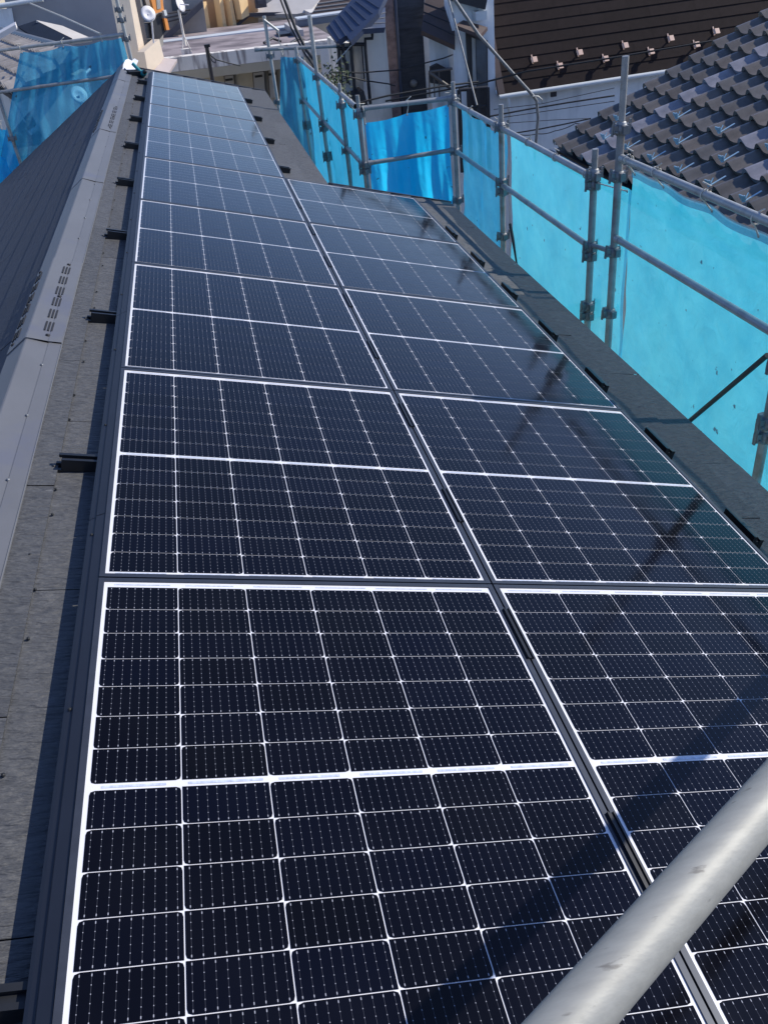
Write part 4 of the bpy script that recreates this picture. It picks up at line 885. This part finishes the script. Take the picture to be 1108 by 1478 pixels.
slab([(225, -8), (231, -8), (232.5, 12), (227.5, 13.5)], P0 - NC * 0.19, NC, 0.03, "pane", M['curtain'], of_)
slab([(237, 26), (241.5, 27), (245, 43), (240.5, 43.5)], P0 - NC * 0.2, NC, 0.06, "window_frame", M['orange'], ch_)
slab([(236.5, 15), (240, 14), (242, 22), (238.5, 23)], P0 - NC * 0.15, NC, 0.06, "meter_box", M['pvc'], ch_)
s = MB(); dc = at(214, 20, 1, 15.4); s.lathe(dc, (0.35, -0.85, 0.35), [(0.0, -0.045), (0.06, -0.035), (0.125, 0.0), (0.128, 0.006), (0.06, -0.025), (0.0, -0.035)], 24)
s.path([dc + Vector((0, .03, 0)), dc + Vector((.03, .12, -.12)), at(222, 62, 1, 15.6)], 0.014, 8); s.path([dc + Vector((0.02, 0, -.10)), dc + Vector((.09, -.13, -.07))], 0.008, 6); s.build("satellite_dish", M['dish'], ch_)
s = MB()
for yy in (34, 58): s.tube(onp(203, yy, P0 - NC * .2, NC), onp(219, yy - 2, P0 - NC * .2, NC), 0.012, 6)
s.tube(onp(217, 34, P0 - NC * .2, NC), onp(228, 58, P0 - NC * .2, NC), 0.006, 6); s.build("balcony_rail", M['pipe_dark'], ch_)
slab([(178, -10), (187, -10), (207, 104), (199, 104)], P0 - NC * .1, Vector((-0.8, -0.6, 0)), 0.2, "wall", M['dark_beam'], ch_, "shaded side strip")  # dark colour paints the shade on this side of the house

# ------------------------------------------------------------------ left: grey house, tiled roof
gh = thing("grey_house", "grey rendered house wall in shade at the upper left behind the scaffold rail", "house", (-1.8, 18.5, -6.0))
s = MB(); q = wq([(14, 12), (180, -12), (205, 110), (14, 110)], 25); s.prism([Vector((q[0].x, 25, 1.2)), Vector((q[1].x, 25, 1.2)), Vector((q[2].x - .05, 25, -6)), Vector((q[3].x, 25, -6))], (0, 3, 0)); s.build("wall", M['grey_wall'], gh)
s = MB(); s.tube(at(-20, 12, 1, 24.6), at(62, -1, 1, 24.6), 0.06, 10); s.build("gutter", M['pvc'], gh)
s = MB(); q = wq([(-12, 14), (17, 12), (22, 40), (-12, 42)], 24.9); s.prism(q, (0, 0.04, 0)); s.build("wall", M['white_wall'], gh, "pale wall at the photo's left edge")
P0 = at(68, 60, 1, 22.9)
slab([(26, 38), (52, 29.5), (104, 55), (66, 64)], P0, Vector((-0.25, -0.45, 0.86)).normalized(), 0.08, "lower_roof", M['slate_dark'], gh)
slab([(52.5, 29), (90, 37), (134, 56), (103, 60)], P0 + Vector((0.1, 0.3, 0.05)), Vector((0.35, -0.4, 0.85)).normalized(), 0.08, "lower_roof", M['pale_roof'], gh, "pale lower slope")  # slate slope in a pale colour that stands for sunlight on it
lt = thing("small_tiled_house", "house at the left edge with finely ribbed tile roof", "house", (-2.6, 15, -6.0))
LEE = at(17, 136, 1, 12.5); lp = R(16); ldt = Vector((0.29, -0.956, 0)).normalized(); lds = Vector((0.956 * math.cos(lp), 0.29 * math.cos(lp), math.sin(lp))).normalized(); lnn = lds.cross(-ldt); lnn = lnn if lnn.z > 0 else -lnn
LE = LEE - ldt * 0.30 * 26
def tone_l(i, j, rnd):
    q = 0.5 * (1 + rnd.uniform(-.2, .2)); return (q * 2.6, q * 2.5, q * 2.45)
mb = MB(); tile_roof(mb, LE, lds, ldt, lnn, 26, 4, 0.30, 0.28, tone_l, ns=10, lift=0.045, sc=1.9); lr = mb.build("roof", M['tile'], lt)
mb = MB(); q0 = LE - lnn * .03; mb.prism([q0, q0 + lds * 1.15, q0 + lds * 1.15 + ldt * 7.8, q0 + ldt * 7.8], -lnn * .1); mb.build("roof_deck", M['pipe_dark'], lt)
mb = MB(); mb.tube(LE + lds * 1.16 + lnn * .05, LE + lds * 1.16 + ldt * 7.85 + lnn * .05, 0.075, 12); mb.build("ridge_tiles", M['tile'], lt)
mb = MB(); mb.prism([LE + lds * .25 + ldt * .3 - lnn * .2, LE + lds * 1.15 + ldt * .3 - lnn * .2, LE + lds * 1.15 + ldt * 7.6 - lnn * .2, LE + lds * .25 + ldt * 7.6 - lnn * .2], (0, 0, -4.5)); mb.build("wall", M['offwhite'], lt)
mb = MB(); mb.obox(at(6, 47, 1, 16.5), at(24, 37, 1, 16.5) - at(6, 47, 1, 16.5), (0, 0.05, 0.02), (0, -0.01, 0.04)); mb.build("ridge_flashing", M['strip_white'], lt)
# lower neighbour seen through the blue sheet
lw = thing("low_neighbour_house", "low dark roof with pale eave boards seen through the blue sheet at the left", "house", (-1.3, 14.5, -6.0))
P0 = at(100, 190, 1, 13.0); NL = Vector((0.05, -0.42, 0.9)).normalized()
slab([(10, 200), (60, 140), (150, 100), (190, 100), (190, 260), (10, 300)], P0, NL, 0.12, "roof", M['tile'], lw)
mb = MB(); mb.tube(onp(44, 192, P0 + NL * .1, NL), onp(88, 160, P0 + NL * .1, NL), 0.035, 8); mb.tube(onp(88, 160, P0 + NL * .1, NL), onp(92, 172, P0 + NL * .1, NL), 0.03, 8)
mb.tube(onp(78, 148, P0 + NL * .1, NL), onp(130, 100, P0 + NL * .1, NL), 0.022, 8); mb.tube(onp(22, 148, P0 + NL * .1, NL), onp(37, 176, P0 + NL * .1, NL), 0.012, 8); mb.build("eave_board", M['strip_white'], lw)
mb = MB()
for k in range(12): mb.obox(onp(66 + 3.6 * k, 122 - 3.0 * k, P0 + NL * .35, NL), (.014, 0, 0), (0, .02, 0), (0, 0, .022))
mb.build("ridge_tiles", M['strip_white'], lw)
mb = MB(); dc = at(114, 137, 1, 12.6); mb.lathe(dc, (0.45, -0.75, 0.45), [(0.0, -0.04), (0.06, -0.03), (0.125, 0.0), (0.128, 0.006), (0.06, -0.02), (0.0, -0.03)], 24); mb.path([dc, dc + Vector((-.02, .1, -.2))], .015, 6); mb.build("satellite_dish", M['dish'], lw)

# shrub by the blue roofed house
sh = thing("shrub", "dark green leafy shrub peeping over the blue tarp beside the off-white house", "shrub", at(484, 150, 1, 14.1))
mb = MB(); rnd = random.Random(8); c0 = at(481, 118, 1, 14.1)
for k in range(420):
    p = c0 + Vector((rnd.gauss(0, .13), rnd.gauss(0, .15), rnd.gauss(-.05, .17))); a_ = Vector((rnd.gauss(0, 1), rnd.gauss(0, 1), rnd.gauss(0, 1))).normalized() * .035; b_ = a_.orthogonal().normalized() * .018
    mb.poly([p - a_, p - b_, p + a_, p + b_])
mb.build("foliage", M['leaf'], sh)
mb = MB()
for k in range(5): mb.path([c0 + Vector((.02 * k - .04, 0, -1.2)), c0 + Vector((.04 * k - .08, .02, -.3)), c0 + Vector((.08 * k - .16, .03 * k, .12))], .012, 6)
mb.build("stem", M['bark'], sh)

# ------------------------------------------------------------------ overhead cables
def cable(label, pts, y0, y1, r, m='cable', sag=0.0):
    mb = MB(); n_ = len(pts); P = []
    for k, (x, y) in enumerate(pts): P.append(at(x, y, 1, y0 + (y1 - y0) * k / (n_ - 1)))
    Q = []
    for a_, b_ in zip(P[:-1], P[1:]):
        for t in range(6):
            f = t / 6; Q.append(a_.lerp(b_, f) - Vector((0, 0, sag * 4 * f * (1 - f))))
    Q.append(P[-1]); mb.path(Q, r, 6)
    tag(mb.build("overhead_cable", M[m]), label, "cable", "cables strung between the houses")
cable("thick black cable running down past the upper middle scaffold poles", [(408, -8), (426, 40), (442, 72), (452, 85)], 12.6, 12.2, 0.024)
cable("second strand of black cable beside the thick one, ending at the pole coupler", [(402, -8), (421, 42), (440, 78), (455, 98)], 12.7, 12.1, 0.014)
cable("black cable crossing the brown slate roof below its snow guards", [(556, 146), (690, 121), (760, 103), (880, 84), (1045, 56)], 13.4, 12.4, 0.016)
cable("black cable low in front of the stone clad house, at railing height", [(478, 158), (560, 138), (640, 124), (690, 118)], 13.0, 13.3, 0.016)
cable("thin wire across the off-white house towards the mottled corner, upper of two", [(478, 104), (520, 105), (575, 101), (640, 84), (653, 79)], 14.2, 14.6, 0.012)
cable("thin wire sloping down across the off-white house, lower of two", [(490, 108), (525, 116), (560, 121), (570, 124)], 14.2, 14.5, 0.012)
cable("straight grey wire slanting down in front of the white house's tall window", [(645, -8), (662, 52), (676, 106), (688, 152)], 13.2, 12.0, 0.014, 'clamp')
cable("thick wire along the white wall under the brown roof's gutter", [(706, 168), (760, 158), (820, 148), (886, 138)], 13.6, 13.4, 0.015)
cable("thin wire on the white wall just below the thick one", [(722, 170), (790, 160), (886, 146)], 13.7, 13.5, 0.007)
cable("thin straight wire midway down the white wall", [(727, 178), (800, 173), (850, 171)], 13.7, 13.5, 0.006)
cable("pair of looped wires low on the white wall, meeting the tiled roof's verge", [(744, 192), (780, 186), (815, 179), (852, 171)], 13.4, 13.2, 0.013)
cable("thinner looped wire hanging just under the low pair on the white wall", [(748, 194), (775, 193), (800, 189), (830, 178), (848, 175)], 13.4, 13.2, 0.008, 'cable', 0.02)
cable("thin wire high on the white wall right under the gutter", [(712, 158), (780, 150), (886, 127)], 13.7, 13.5, 0.006)
cable("pale twisted rope from the grey house down to the left scaffold rail", [(44, 5), (90, 24), (145, 49)], 14.5, 11.6, 0.012, 'rope')
ds = thing("drop_cable", "thick grey cable slanting over the brown roof, bent downwards at a clamp", "cable", at(774, 205, 1, 13))
mb = MB(); mb.path([at(x, y, 1, 13) for x, y in [(648, -12), (690, 50), (738, 104), (768, 137), (774, 146), (776, 170), (773, 205), (771, 230)]], 0.026, 8); mb.build("cable", M['clamp'], ds)
mb = MB(); mb.path([at(x, y, 1, 12.95) for x, y in [(768, 139), (776, 139), (782, 144), (781, 150), (775, 149)]], 0.012, 6); mb.build("cable_clamp", M['galv'], ds)
